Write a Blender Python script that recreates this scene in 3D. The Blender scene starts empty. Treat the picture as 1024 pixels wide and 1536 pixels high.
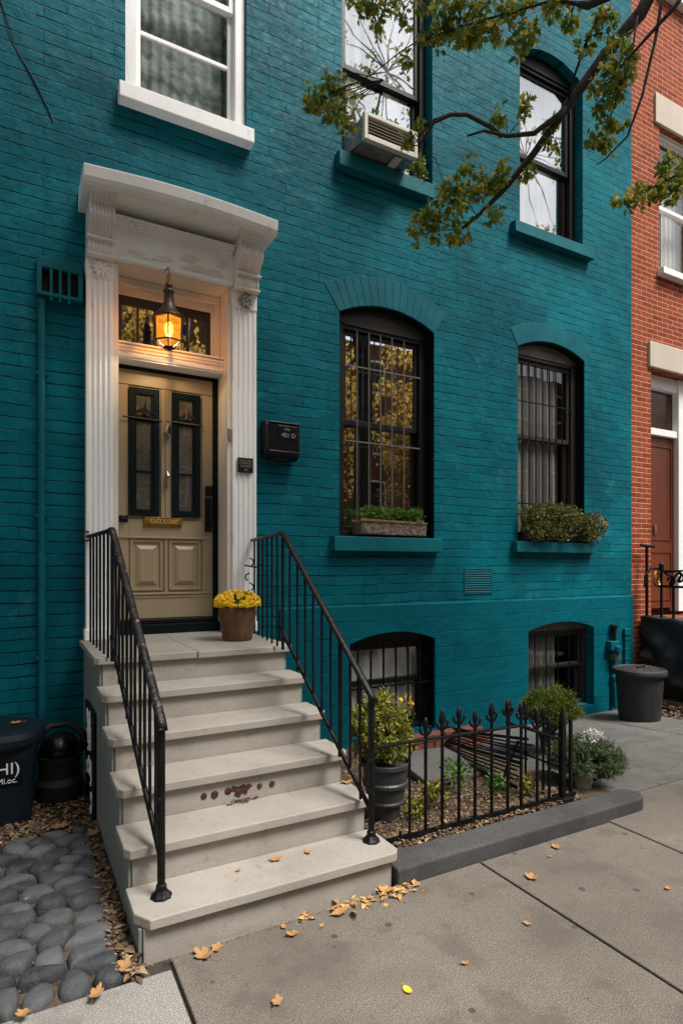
import bpy, bmesh, math, random
from mathutils import Vector, Matrix, noise as mnoise
from mathutils.geometry import tessellate_polygon
R = math.radians
random.seed(7)
SC = bpy.context.scene
COL = SC.collection

# ------------------------------------------------------------------ camera
YAW = 28.5; CH = 1.55; FOC = 888.0
cd = bpy.data.cameras.new('camera'); cam = bpy.data.objects.new('camera', cd); COL.objects.link(cam)
cam.location = (0, 0, CH); cam.rotation_euler = (R(90), 0, R(-YAW))
cd.sensor_fit = 'VERTICAL'; cd.sensor_height = 36; cd.lens = FOC/1536*36
cd.shift_y = (850-768)/1536.0
cd.clip_start = 0.05; cd.clip_end = 500
SC.camera = cam
# ------------------------------------------------------------------ world, sun, exposure
SUN_EL, SUN_AZ = 60, 150           # azimuth clockwise from +y
wd = bpy.data.worlds.new('World'); SC.world = wd; wd.use_nodes = True
nt = wd.node_tree; nt.nodes.clear()
sky = nt.nodes.new('ShaderNodeTexSky'); sky.sky_type = 'NISHITA'; sky.sun_disc = False
sky.sun_elevation = R(SUN_EL); sky.sun_rotation = R(SUN_AZ); sky.air_density = 1.2; sky.dust_density = 2.5
bw = nt.nodes.new('ShaderNodeRGBToBW'); nt.links.new(sky.outputs[0], bw.inputs[0])
wc = nt.nodes.new('ShaderNodeTexCoord'); wn = nt.nodes.new('ShaderNodeTexNoise'); wn.inputs['Scale'].default_value = 2.2; wn.inputs['Detail'].default_value = 6
nt.links.new(wc.outputs['Generated'], wn.inputs['Vector'])
wr = nt.nodes.new('ShaderNodeMapRange'); wr.inputs[1].default_value = .35; wr.inputs[2].default_value = .6; wr.inputs[3].default_value = .8; wr.inputs[4].default_value = 2.3
nt.links.new(wn.outputs[0], wr.inputs[0])
mu = nt.nodes.new('ShaderNodeMath'); mu.operation = 'MULTIPLY'; nt.links.new(bw.outputs[0], mu.inputs[0]); nt.links.new(wr.outputs[0], mu.inputs[1])
mn = nt.nodes.new('ShaderNodeMath'); mn.operation = 'MINIMUM'; mn.inputs[1].default_value = 22; nt.links.new(mu.outputs[0], mn.inputs[0]); mu = mn
cc = nt.nodes.new('ShaderNodeCombineColor')
for i, k in enumerate((.965, .985, 1.02)):
    m_ = nt.nodes.new('ShaderNodeMath'); m_.operation = 'MULTIPLY'; m_.inputs[1].default_value = k
    nt.links.new(mu.outputs[0], m_.inputs[0]); nt.links.new(m_.outputs[0], cc.inputs[i])
mx = nt.nodes.new('ShaderNodeMix'); mx.data_type = 'RGBA'; mx.inputs[0].default_value = .9
nt.links.new(sky.outputs[0], mx.inputs[6]); nt.links.new(cc.outputs[0], mx.inputs[7])
bg = nt.nodes.new('ShaderNodeBackground'); bg.inputs[1].default_value = .072
wo = nt.nodes.new('ShaderNodeOutputWorld'); nt.links.new(mx.outputs[2], bg.inputs[0]); nt.links.new(bg.outputs[0], wo.inputs[0])
sl = bpy.data.lights.new('sun', 'SUN'); sl.energy = 4.6; sl.angle = R(22); sl.color = (1, .95, .89)
so = bpy.data.objects.new('sun', sl); COL.objects.link(so)
sd = Vector((math.sin(R(SUN_AZ))*math.cos(R(SUN_EL)), math.cos(R(SUN_AZ))*math.cos(R(SUN_EL)), math.sin(R(SUN_EL))))
so.rotation_euler = sd.to_track_quat('Z', 'Y').to_euler(); so.location = (3, -6, 12)
vs = SC.view_settings; vs.view_transform = 'Standard'; vs.look = 'None'; vs.exposure = 0.46; vs.gamma = 1.0
SC.cycles.max_bounces = 8; SC.cycles.transparent_max_bounces = 16

# ------------------------------------------------------------------ survey helpers
S_, C_ = math.sin(R(YAW)), math.cos(R(YAW))
def V(px, py, d):                       # surveyed bearing + distance -> world point
    u = (px-512)/FOC
    return Vector((d*(S_+C_*u), d*(C_-S_*u), CH+(850-py)/FOC*d))
YW = 4.70                               # plane of the facade
def gz(x, y):                           # ground height: falls gently to the areaway east of the stoop
    if x < 1.65 or y < 2.65: return 0.0
    return -.17*min(1, (y-2.65)/2.05)

# ------------------------------------------------------------------ materials
class NT:
    def __init__(s, name, rough=.6, spec=.5, metal=0):
        s.m = bpy.data.materials.new(name); s.m.use_nodes = True; s.t = s.m.node_tree
        s.b = s.t.nodes['Principled BSDF']; s.b.inputs['Roughness'].default_value = rough
        s.b.inputs['Specular IOR Level'].default_value = spec; s.b.inputs['Metallic'].default_value = metal
        s.out = s.t.nodes['Material Output']
    def n(s, typ, **k):
        x = s.t.nodes.new('ShaderNode'+typ)
        for a, v in k.items(): setattr(x, a, v)
        return x
    def l(s, a, b): s.t.links.new(a, b)
    def co(s, sx=1, sy=1, sz=1):
        t = s.n('TexCoord'); m = s.n('Mapping'); m.inputs['Scale'].default_value = (sx, sy, sz)
        s.l(t.outputs['Object'], m.inputs[0]); return m.outputs[0]
    def noise(s, scale, det=4, vec=None, rough=.55):
        x = s.n('TexNoise'); x.inputs['Scale'].default_value = scale; x.inputs['Detail'].default_value = det; x.inputs['Roughness'].default_value = rough
        s.l(vec if vec is not None else s.co(), x.inputs['Vector']); return x.outputs[0]
    def rng(s, v, a, b, c, d):
        x = s.n('MapRange'); s.l(v, x.inputs[0])
        for i, k in enumerate((a, b, c, d)): x.inputs[i+1].default_value = k
        return x.outputs[0]
    def math(s, op, a, b):
        x = s.n('Math', operation=op)
        for i, v in enumerate((a, b)):
            if isinstance(v, (int, float)): x.inputs[i].default_value = v
            else: s.l(v, x.inputs[i])
        return x.outputs[0]
    def mix(s, f, a, b):
        x = s.n('Mix', data_type='RGBA')
        for i, v in ((0, f), (6, a), (7, b)):
            if isinstance(v, (int, float)): x.inputs[i].default_value = v
            elif isinstance(v, tuple): x.inputs[i].default_value = (*v, 1)
            else: s.l(v, x.inputs[i])
        return x.outputs[2]
    def color(s, c):
        if isinstance(c, tuple): s.b.inputs['Base Color'].default_value = (*c, 1)
        else: s.l(c, s.b.inputs['Base Color'])
    def bump(s, h, dist=.01, strength=1, prev=None):
        x = s.n('Bump'); x.inputs['Distance'].default_value = dist; x.inputs['Strength'].default_value = strength
        s.l(h, x.inputs['Height'])
        if prev: s.l(prev, x.inputs['Normal'])
        s.l(x.outputs[0], s.b.inputs['Normal']); return x.outputs[0]
def simple(name, c, c2=None, rough=.6, ns=6, bs=60, bd=.001, metal=0, spec=.5, stretch=(1,1,1), lo=.35, hi=.65):
    m = NT(name, rough, spec, metal)
    v = m.co(*stretch)
    if c2: m.color(m.mix(m.rng(m.noise(ns, 6, v), lo, hi, 0, 1), c, c2))
    else: m.color(c)
    if bd: m.bump(m.noise(bs, 4, v), bd)
    return m.m

def brick_mat(name, base, base2, dark, bwid, bh, mortar, moff, mdep, wear=None, mfill=(.3, 1), wob=.014, rough=.55, patch=None, tone=.12):
    m = NT(name, rough, .08)
    tc = m.n('TexCoord'); sx = m.n('SeparateXYZ'); m.l(tc.outputs['Object'], sx.inputs[0])
    xy = m.math('ADD', sx.outputs[0], sx.outputs[1])
    cv = m.n('CombineXYZ'); m.l(xy, cv.inputs[0]); m.l(sx.outputs[2], cv.inputs[1])
    n1 = m.n('TexNoise'); n1.inputs['Scale'].default_value = 1.7; n1.inputs['Detail'].default_value = 5; m.l(cv.outputs[0], n1.inputs['Vector'])
    n2 = m.n('TexNoise'); n2.inputs['Scale'].default_value = 14; n2.inputs['Detail'].default_value = 3; m.l(cv.outputs[0], n2.inputs['Vector'])
    def off(nn, k):
        a = m.n('VectorMath', operation='SUBTRACT'); m.l(nn.outputs['Color'], a.inputs[0]); a.inputs[1].default_value = (.5, .5, .5)
        b = m.n('VectorMath', operation='SCALE'); m.l(a.outputs[0], b.inputs[0]); b.inputs['Scale'].default_value = k; return b.outputs[0]
    a1 = m.n('VectorMath', operation='ADD'); m.l(cv.outputs[0], a1.inputs[0]); m.l(off(n1, wob*2), a1.inputs[1])
    a2 = m.n('VectorMath', operation='ADD'); m.l(a1.outputs[0], a2.inputs[0]); m.l(off(n2, wob*.7), a2.inputs[1])
    br = m.n('TexBrick'); br.inputs['Scale'].default_value = 1; br.inputs['Brick Width'].default_value = bwid; br.inputs['Row Height'].default_value = bh
    br.inputs['Mortar Size'].default_value = mortar; br.inputs['Mortar Smooth'].default_value = .7; br.inputs['Bias'].default_value = 0
    br.inputs['Color1'].default_value = (0, 0, 0, 1); br.inputs['Color2'].default_value = (1, 1, 1, 1); br.inputs['Mortar'].default_value = (.5, .5, .5, 1)
    m.l(a2.outputs[0], br.inputs['Vector'])
    # bed joints open, head joints mostly filled with paint
    rowf = m.math('FRACT', m.math('DIVIDE', _sepy(m, a2.outputs[0]), bh), 0)
    bed = m.rng(m.math('ABSOLUTE', m.math('SUBTRACT', rowf, .5), 0), .5-1.1*mortar/bh, .5-.4*mortar/bh, moff, 1)
    fac = m.math('MULTIPLY', br.outputs['Fac'], bed)
    fill = m.rng(m.noise(5, 5, cv.outputs[0]), .36, .6, *mfill)
    mf = m.math('MULTIPLY', fac, fill)
    tone_n = m.rng(br.outputs['Color'], 0, 1, 0, 1)
    big = m.rng(m.noise(.9, 8, cv.outputs[0], .62), .38, .66, 0, 1)
    c = m.mix(m.math('ADD', m.math('MULTIPLY', big, 1-tone), m.math('MULTIPLY', tone_n, tone)), base, base2)
    dk = m.rng(m.noise(.55, 10, cv.outputs[0], .7), .46, .66, 0, .7)
    if patch: c = m.mix(dk, c, tuple(x*.55 for x in base))
    vsx = m.n('Mapping'); vsx.inputs['Scale'].default_value = (9, .8, 1); m.l(cv.outputs[0], vsx.inputs[0])
    if patch: c = m.mix(m.rng(m.noise(1.3, 7, vsx.outputs[0], .65), .58, .74, 0, .4), c, tuple(x*.6 for x in base))
    if patch:
        pn = m.rng(m.noise(2.6, 10, cv.outputs[0], .72), .58, .74, 0, .45); c = m.mix(pn, c, patch)
    if wear:                             # small dark chips and scratches
        st = m.n('Mapping'); st.inputs['Scale'].default_value = (5, 13, 1); m.l(cv.outputs[0], st.inputs[0])
        ch = m.rng(m.noise(2.0, 9, st.outputs[0], .74), .615, .69, 0, .85); c = m.mix(ch, c, wear)
    c = m.mix(m.math('MULTIPLY', mf, mdep[1]), c, dark)
    m.color(c)
    h = m.math('SUBTRACT', m.math('MULTIPLY', tone_n, .25), mf)
    p = m.bump(h, mdep[0])
    p = m.bump(m.noise(9, 5, cv.outputs[0]), .012, .8, p); p = m.bump(m.noise(2.2, 4, cv.outputs[0]), .03, .7, p)
    p = m.bump(m.noise(70, 5, cv.outputs[0], .65), .0022, 1, p)
    m.l(m.rng(m.noise(20, 5, cv.outputs[0]), .3, .7, rough-.13, rough+.15), m.b.inputs['Roughness'])
    return m.m
def _sepy(m, v):
    s = m.n('SeparateXYZ'); m.l(v, s.inputs[0]); return s.outputs[1]

M = {}
TEAL, TEAL2, TEALD = (.0004, .088, .122), (.0022, .172, .212), (.0003, .010, .015)
M['teal'] = brick_mat('teal_painted_brick', TEAL, TEAL2, TEALD, .31, .0865, .0062, .16, (.018, .9), wear=(.001, .028, .038), patch=(.05, .25, .29), mfill=(.1, 1), tone=.3, wob=.022)
M['teal_base'] = brick_mat('teal_painted_base', (.0004, .080, .110), (.001, .122, .156), TEALD, .6, .15, .006, .25, (.008, .45), mfill=(0, .8), wob=.02)
M['teal_plain'] = simple('teal_paint', (.0006, .080, .110), (.0016, .130, .158), .6, 3, 30, .003, spec=.16)
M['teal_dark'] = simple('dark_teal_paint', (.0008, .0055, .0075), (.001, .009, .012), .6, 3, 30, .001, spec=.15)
M['red'] = brick_mat('red_brick', (.36, .078, .032), (.20, .040, .020), (.62, .42, .30), .21, .0635, .0062, 1, (.005, .95), mfill=(.8, 1), wob=.004, rough=.75, wear=(.12, .03, .02), tone=.65)
def white_mat(name, c, c2, dirt):
    m = NT(name, .5, .4); v = m.co(1, 1, .35)
    a = m.mix(m.rng(m.noise(3, 6, v), .35, .65, 0, 1), c, c2)
    a = m.mix(m.rng(m.noise(9, 9, v, .7), .6, .74, 0, .55), a, dirt)
    m.color(a); m.bump(m.noise(45, 5, v), .0015); return m.m
M['white'] = white_mat('white_paint', (.90, .90, .895), (.83, .825, .815), (.38, .35, .31))
M['white_worn'] = white_mat('worn_white_paint', (.84, .82, .79), (.62, .60, .56), (.16, .13, .09))
M['cream'] = white_mat('cream_paint', (.78, .73, .65), (.68, .62, .53), (.35, .28, .2))
M['stone_lintel'] = white_mat('limestone', (.62, .55, .45), (.52, .46, .37), (.3, .26, .2))
M['tan'] = simple('tan_door_paint', (.375, .295, .19), (.33, .255, .163), .42, 3, 25, .0012, stretch=(1, 1, .3))
M['black'] = simple('black_frame_paint', (.005, .005, .006), (.009, .0085, .008), .45, 6, 40, .001, spec=.3)
M['brownblack'] = simple('dark_brown_frame', (.018, .014, .011), (.030, .024, .019), .5, 5, 40, .001, stretch=(1, 1, .2))
M['taupe'] = simple('taupe_board', (.15, .13, .11), (.10, .085, .072), .6, 5, 40, .001)
def iron():
    m = NT('black_iron_paint', .45, .22); v = m.co()
    c = m.mix(m.rng(m.noise(14, 6, v), .4, .6, 0, 1), (.002, .0022, .003), (.006, .006, .007))
    c = m.mix(m.rng(m.noise(38, 6, v, .7), .66, .7, 0, 1), c, (.20, .17, .15))
    m.color(c); m.bump(m.noise(35, 6, v), .004); return m.m
M['iron'] = iron()
m = NT('weathered_handrail_paint', .42, .3); v = m.co()
c = m.mix(m.rng(m.noise(14, 6, v), .4, .6, 0, 1), (.003, .003, .004), (.012, .009, .008))
c = m.mix(m.rng(m.noise(26, 8, v, .75), .57, .63, 0, 1), c, (.20, .15, .12))
m.color(c); m.bump(m.noise(30, 8, v), .008); M['iron_worn'] = m.m
def stoop():
    m = NT('painted_concrete', .72, .3); v = m.co()
    c = m.mix(m.rng(m.noise(2.2, 9, v, .65), .35, .65, 0, 1), (.35, .32, .28), (.295, .268, .233))
    st = m.n('Mapping'); st.inputs['Scale'].default_value = (1.2, 3, 9); m.l(v, st.inputs[0])
    c = m.mix(m.rng(m.noise(2, 8, st.outputs[0], .65), .54, .76, 0, .45), c, (.22, .195, .16))
    c = m.mix(m.rng(m.noise(60, 5, v), .60, .70, 0, .45), c, (.19, .165, .13)); c = m.mix(m.rng(m.noise(3.2, 6, v, .65), .50, .66, 0, .28), c, (.21, .188, .16)); c = m.mix(m.rng(m.noise(16, 6, v, .6), .61, .70, 0, .4), c, (.16, .14, .115))
    m.color(c); p = m.bump(m.noise(6, 6, v), .006); m.bump(m.noise(170, 3, v), .0012, 1, p); return m.m
M['stoop'] = stoop()
m = NT('grey_green_side_paint', .7, .3); v = m.co()
c = m.mix(m.rng(m.noise(1.8, 8, v), .35, .65, 0, 1), (.20, .215, .19), (.25, .26, .225))
c = m.mix(m.rng(m.noise(5, 8, m.co(1, 1, .3), .7), .56, .72, 0, .5), c, (.10, .10, .09)); m.color(c); m.bump(m.noise(12, 8, v), .006); M['cheek'] = m.m
def concrete(name, a, b, spots=True, sc=1.0):
    m = NT(name, .85, .25); v = m.co()
    c = m.mix(m.rng(m.noise(.9*sc, 9, v, .65), .36, .64, 0, 1), a, b)
    g = m.noise(190, 2, v); c = m.mix(m.rng(g, .42, .62, 0, .75), c, tuple(x*.28 for x in a))
    g2 = m.noise(210, 2, v); c = m.mix(m.rng(g2, .57, .68, 0, .7), c, tuple(min(1, x*2.3) for x in a))
    if spots:
        vo = m.n('TexVoronoi', voronoi_dimensions='2D'); vo.inputs['Scale'].default_value = 4.2; m.l(v, vo.inputs['Vector'])
        sz = m.n('SeparateColor'); m.l(vo.outputs['Color'], sz.inputs[0])
        rad = m.math('MULTIPLY', m.rng(sz.outputs[0], .35, 1, 0, 1), .080)
        d = m.math('ADD', vo.outputs['Distance'], m.math('MULTIPLY', m.math('SUBTRACT', m.noise(25, 3, v), .5), .05))
        k = m.math('LESS_THAN', d, rad); c = m.mix(m.math('MULTIPLY', k, .72), c, (.03, .028, .026))
    c = m.mix(m.rng(m.noise(1.5, 6, v, .6), .47, .64, 0, .5), c, tuple(x*.5 for x in a)); c = m.mix(m.rng(m.noise(3.6, 5, v, .62), .53, .62, 0, .5), c, tuple(x*.45 for x in a)); c = m.mix(m.rng(m.noise(11, 9, v, .8), .56, .66, 0, .45), c, tuple(x*.4 for x in a))
    oi = m.n('ObjectInfo'); c = m.mix(m.rng(oi.outputs['Random'], 0, 1, 0, .3), c, tuple(x*.6 for x in a))
    c = m.mix(m.rng(m.noise(.7, 12, v, .8), .6, .68, 0, .5), c, tuple(min(1, x*1.5) for x in a))
    m.color(c); p = m.bump(m.noise(2.5, 5, v), .008); m.bump(m.noise(230, 2, v), .0028, 1, p); return m.m
M['walk'] = concrete('sidewalk_concrete', (.205, .178, .148), (.125, .108, .089))
M['walk_light'] = concrete('pale_sidewalk_concrete', (.34, .325, .30), (.235, .222, .20))
M['walk_back'] = concrete('grey_court_concrete', (.17, .165, .155), (.13, .125, .117))
M['kerb'] = concrete('grey_kerb_stone', (.092, .09, .088), (.055, .054, .054), False)
M['joint'] = simple('joint_dirt', (.03, .025, .02), (.06, .045, .03), .95, 20, 60, .004)
M['asphalt'] = simple('asphalt', (.05, .05, .05), (.065, .063, .06), .9, 2, 120, .004)
M['soil'] = simple('garden_soil', (.06, .038, .024), (.115, .08, .05), .95, 14, 50, .02)
m = NT('cobble_stone', .6, .3); v = m.co(); gi = m.n('NewGeometry')
c = m.mix(m.rng(gi.outputs['Random Per Island'], 0, 1, 0, 1), (.022, .026, .032), (.105, .108, .115))
c = m.mix(m.rng(m.noise(16, 8, v, .7), .5, .7, 0, .5), c, (.13, .125, .115)); c = m.mix(m.rng(m.noise(7, 9, v, .7), .52, .68, 0, .6), c, (.02, .018, .015)); m.color(c); p = m.bump(m.noise(9, 5, v), .016); m.bump(m.noise(70, 6, v, .7), .006, 1, p)
M['cobble'] = m.m
M['binblue'] = simple('dark_blue_plastic', (.004, .009, .015), (.007, .014, .021), .48, 5, 120, .0012, spec=.25)
M['binblack'] = simple('weathered_black_plastic', (.009, .009, .0095), (.026, .025, .024), .65, 9, 80, .002, stretch=(1, 1, .35))
M['glossblack'] = simple('glossy_dark_plastic', (.004, .006, .010), None, .25, bd=0, spec=.4)
M['tarp'] = simple('black_tarpaulin', (.011, .013, .015), (.02, .023, .026), .45, 4, 12, .008)
M['brass'] = simple('old_brass', (.42, .22, .035), (.22, .10, .015), .38, 30, 60, .003, metal=.7)
M['bronze'] = simple('dark_bronze', (.045, .028, .018), (.09, .05, .028), .42, 14, 60, .001, metal=.5)
M['silver'] = simple('tarnished_steel', (.42, .40, .36), (.2, .18, .15), .35, 20, 60, .001, metal=.8)
M['lettering_white'] = simple('white_lettering', (.75, .75, .75), None, .6, bd=0)
M['lettering_gold'] = simple('pale_gold_lettering', (.8, .62, .25), None, .4, bd=0, metal=.3)
M['lettering_grey'] = simple('grey_lettering', (.30, .28, .25), None, .5, bd=0)
M['basket'] = simple('brown_woven_pot', (.105, .05, .022), (.165, .085, .04), .8, 10, 70, .006, stretch=(3, 3, .8))
M['greypot'] = simple('charcoal_plastic_pot', (.035, .038, .042), (.06, .063, .068), .45, 5, 60, .001)
M['clay'] = simple('pale_clay_pot', (.34, .30, .26), (.22, .19, .165), .8, 8, 40, .003)
M['bark_box'] = simple('rough_bark_trough', (.10, .07, .05), (.24, .19, .145), .9, 26, 45, .03)
M['bark'] = simple('dark_bark', (.016, .012, .010), (.042, .033, .026), .85, 12, 28, .012, stretch=(1, 1, .4))
M['acwhite'] = simple('aged_white_plastic', (.62, .58, .52), (.50, .46, .41), .5, 5, 40, .0008)
M['acmetal'] = simple('zinc_side_panel', (.30, .31, .31), (.16, .17, .17), .45, 18, 60, .001, metal=.4)
M['acgrill'] = simple('tan_louver', (.36, .31, .25), (.28, .24, .19), .6, 8, 60, .001)
M['curtain'] = simple('white_curtain', (.82, .79, .74), (.68, .65, .60), .9, 4, 60, .001, stretch=(3, 3, .3))
M['greycurtain'] = simple('grey_curtain', (.29, .265, .235), (.16, .155, .145), .9, 4, 60, .001, stretch=(3, 3, .3))
M['lace'] = simple('pale_blind', (.42, .46, .43), (.16, .20, .19), .9, 3, 80, .004, stretch=(2, 2, 5))
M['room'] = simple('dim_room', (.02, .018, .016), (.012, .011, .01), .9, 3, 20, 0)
M['wood_red'] = simple('red_brown_door', (.15, .030, .010), (.085, .018, .007), .4, 3, 25, .001, stretch=(1, 1, .2))
M['timber'] = simple('old_yellow_timber', (.26, .15, .045), (.14, .08, .03), .8, 12, 60, .003)
M['doorblind'] = simple('tan_blind', (.16, .14, .11), (.10, .09, .075), .8, 3, 30, .001)
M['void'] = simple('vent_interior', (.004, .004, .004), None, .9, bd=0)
M['darkglassroom'] = simple('dark_backing', (.03, .03, .03), None, .9, bd=0)
M['rust'] = simple('rust_stain', (.085, .026, .018), (.018, .010, .008), .9, 45, 60, .012)

def glass(name, refl, tint=(.94, .95, .95)):
    m = NT(name); t = m.t; t.nodes.remove(m.b)
    g = m.n('BsdfGlossy'); g.inputs['Roughness'].default_value = .012; g.inputs['Color'].default_value = (.95, .96, .97, 1)
    tr = m.n('BsdfTransparent'); tr.inputs['Color'].default_value = (*tint, 1)
    bp = m.n('Bump'); bp.inputs['Distance'].default_value = .0016; m.l(m.noise(1.6, 2), bp.inputs['Height']); m.l(bp.outputs[0], g.inputs['Normal'])
    ge = m.n('NewGeometry'); dt = m.n('VectorMath', operation='DOT_PRODUCT'); m.l(ge.outputs['Normal'], dt.inputs[0]); m.l(ge.outputs['Incoming'], dt.inputs[1])
    co_ = m.math('ABSOLUTE', dt.outputs['Value'], 0); f = m.math('ADD', m.math('MULTIPLY', m.math('POWER', m.math('SUBTRACT', 1, co_), 5), .9), .04+refl)
    mxs = m.n('MixShader'); m.l(f, mxs.inputs[0]); m.l(tr.outputs[0], mxs.inputs[1]); m.l(g.outputs[0], mxs.inputs[2]); m.l(mxs.outputs[0], m.out.inputs[0])
    return m.m
M['glass'] = glass('window_glass', .48)
M['glass_mirror'] = glass('bright_window_glass', .32)
M['glass_lace'] = glass('shaded_window_glass', -.03)
M['glass_dim'] = glass('dim_window_glass', .025)
m = NT('amber_lit_glass', .3); m.color((.9, .45, .1)); tcn = m.n('LayerWeight'); tcn.inputs[0].default_value = .35
m.b.inputs['Emission Color'].default_value = (1, .42, .06, 1); m.b.inputs['Emission Strength'].default_value = 1.6; M['amber'] = m.m
m = NT('lamp_bulb'); m.b.inputs['Emission Color'].default_value = (1, .72, .38, 1); m.b.inputs['Emission Strength'].default_value = 14; M['bulb'] = m.m

def leafmat(name, cols, trans=.3, rough=.5):
    m = NT(name, rough, .35); g = m.n('NewGeometry'); cr = m.n('ValToRGB'); cr.color_ramp.interpolation = 'LINEAR'
    e = cr.color_ramp.elements; e[0].color = (*cols[0], 1); e[0].position = 0
    e[1].color = (*cols[-1], 1); e[1].position = 1
    for i, c in enumerate(cols[1:-1]): q = e.new((i+1)/(len(cols)-1)); q.color = (*c, 1)
    m.l(g.outputs['Random Per Island'], cr.inputs[0]); m.color(cr.outputs[0])
    if trans:
        tr = m.n('BsdfTranslucent'); m.l(cr.outputs[0], tr.inputs[0]); ms = m.n('MixShader'); ms.inputs[0].default_value = trans
        m.l(m.b.outputs[0], ms.inputs[1]); m.l(tr.outputs[0], ms.inputs[2]); m.l(ms.outputs[0], m.out.inputs[0])
    return m.m
M['leaf_tree'] = leafmat('turning_tree_leaves', [(.07, .13, .02), (.13, .22, .035), (.20, .28, .04), (.30, .33, .05), (.40, .32, .04), (.62, .50, .07)], .45)
M['leaf_gold'] = leafmat('golden_tree_leaves', [(.30, .17, .03), (.80, .50, .10), (.22, .19, .04), (.92, .62, .15), (.10, .09, .03)], .5)
M['leaf_green'] = leafmat('fresh_green_leaves', [(.04, .10, .015), (.09, .20, .03), (.15, .28, .05), (.05, .12, .02)])
M['leaf_box'] = leafmat('dark_bronze_green_leaves', [(.04, .06, .015), (.08, .11, .025), (.20, .18, .045), (.05, .07, .02), (.28, .17, .06)])
M['leaf_yellow'] = leafmat('yellow_green_leaves', [(.04, .08, .02), (.11, .15, .025), (.42, .36, .05), (.07, .11, .02), (.50, .42, .07), (.10, .13, .04)])
M['leaf_conifer'] = leafmat('feathery_green_leaves', [(.07, .11, .02), (.14, .20, .03), (.24, .28, .045), (.10, .14, .025)])
M['leaf_grey'] = leafmat('grey_green_leaves', [(.05, .09, .035), (.09, .14, .06), (.22, .26, .14), (.10, .14, .06)])
M['petal_white'] = leafmat('white_petals', [(.75, .73, .70), (.85, .83, .80)], .2)
M['petal_yellow'] = leafmat('yellow_petals', [(.90, .46, .01), (.95, .62, .01), (.98, .74, .04), (.72, .30, .01)], .25)
M['leaf_dry'] = leafmat('dry_fallen_leaves', [(.42, .22, .07), (.55, .33, .13), (.30, .13, .04), (.60, .40, .18), (.48, .24, .05)], .12, .7)
M['leaf_lit'] = leafmat('small_leaf_litter', [(.08, .045, .025), (.20, .12, .07), (.34, .23, .13), (.13, .075, .045), (.05, .035, .025), (.50, .36, .22)], .1, .8)
M['leaf_goldfall'] = leafmat('bright_yellow_fallen_leaf', [(.85, .55, .03), (.9, .6, .05)], .1, .6)

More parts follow.
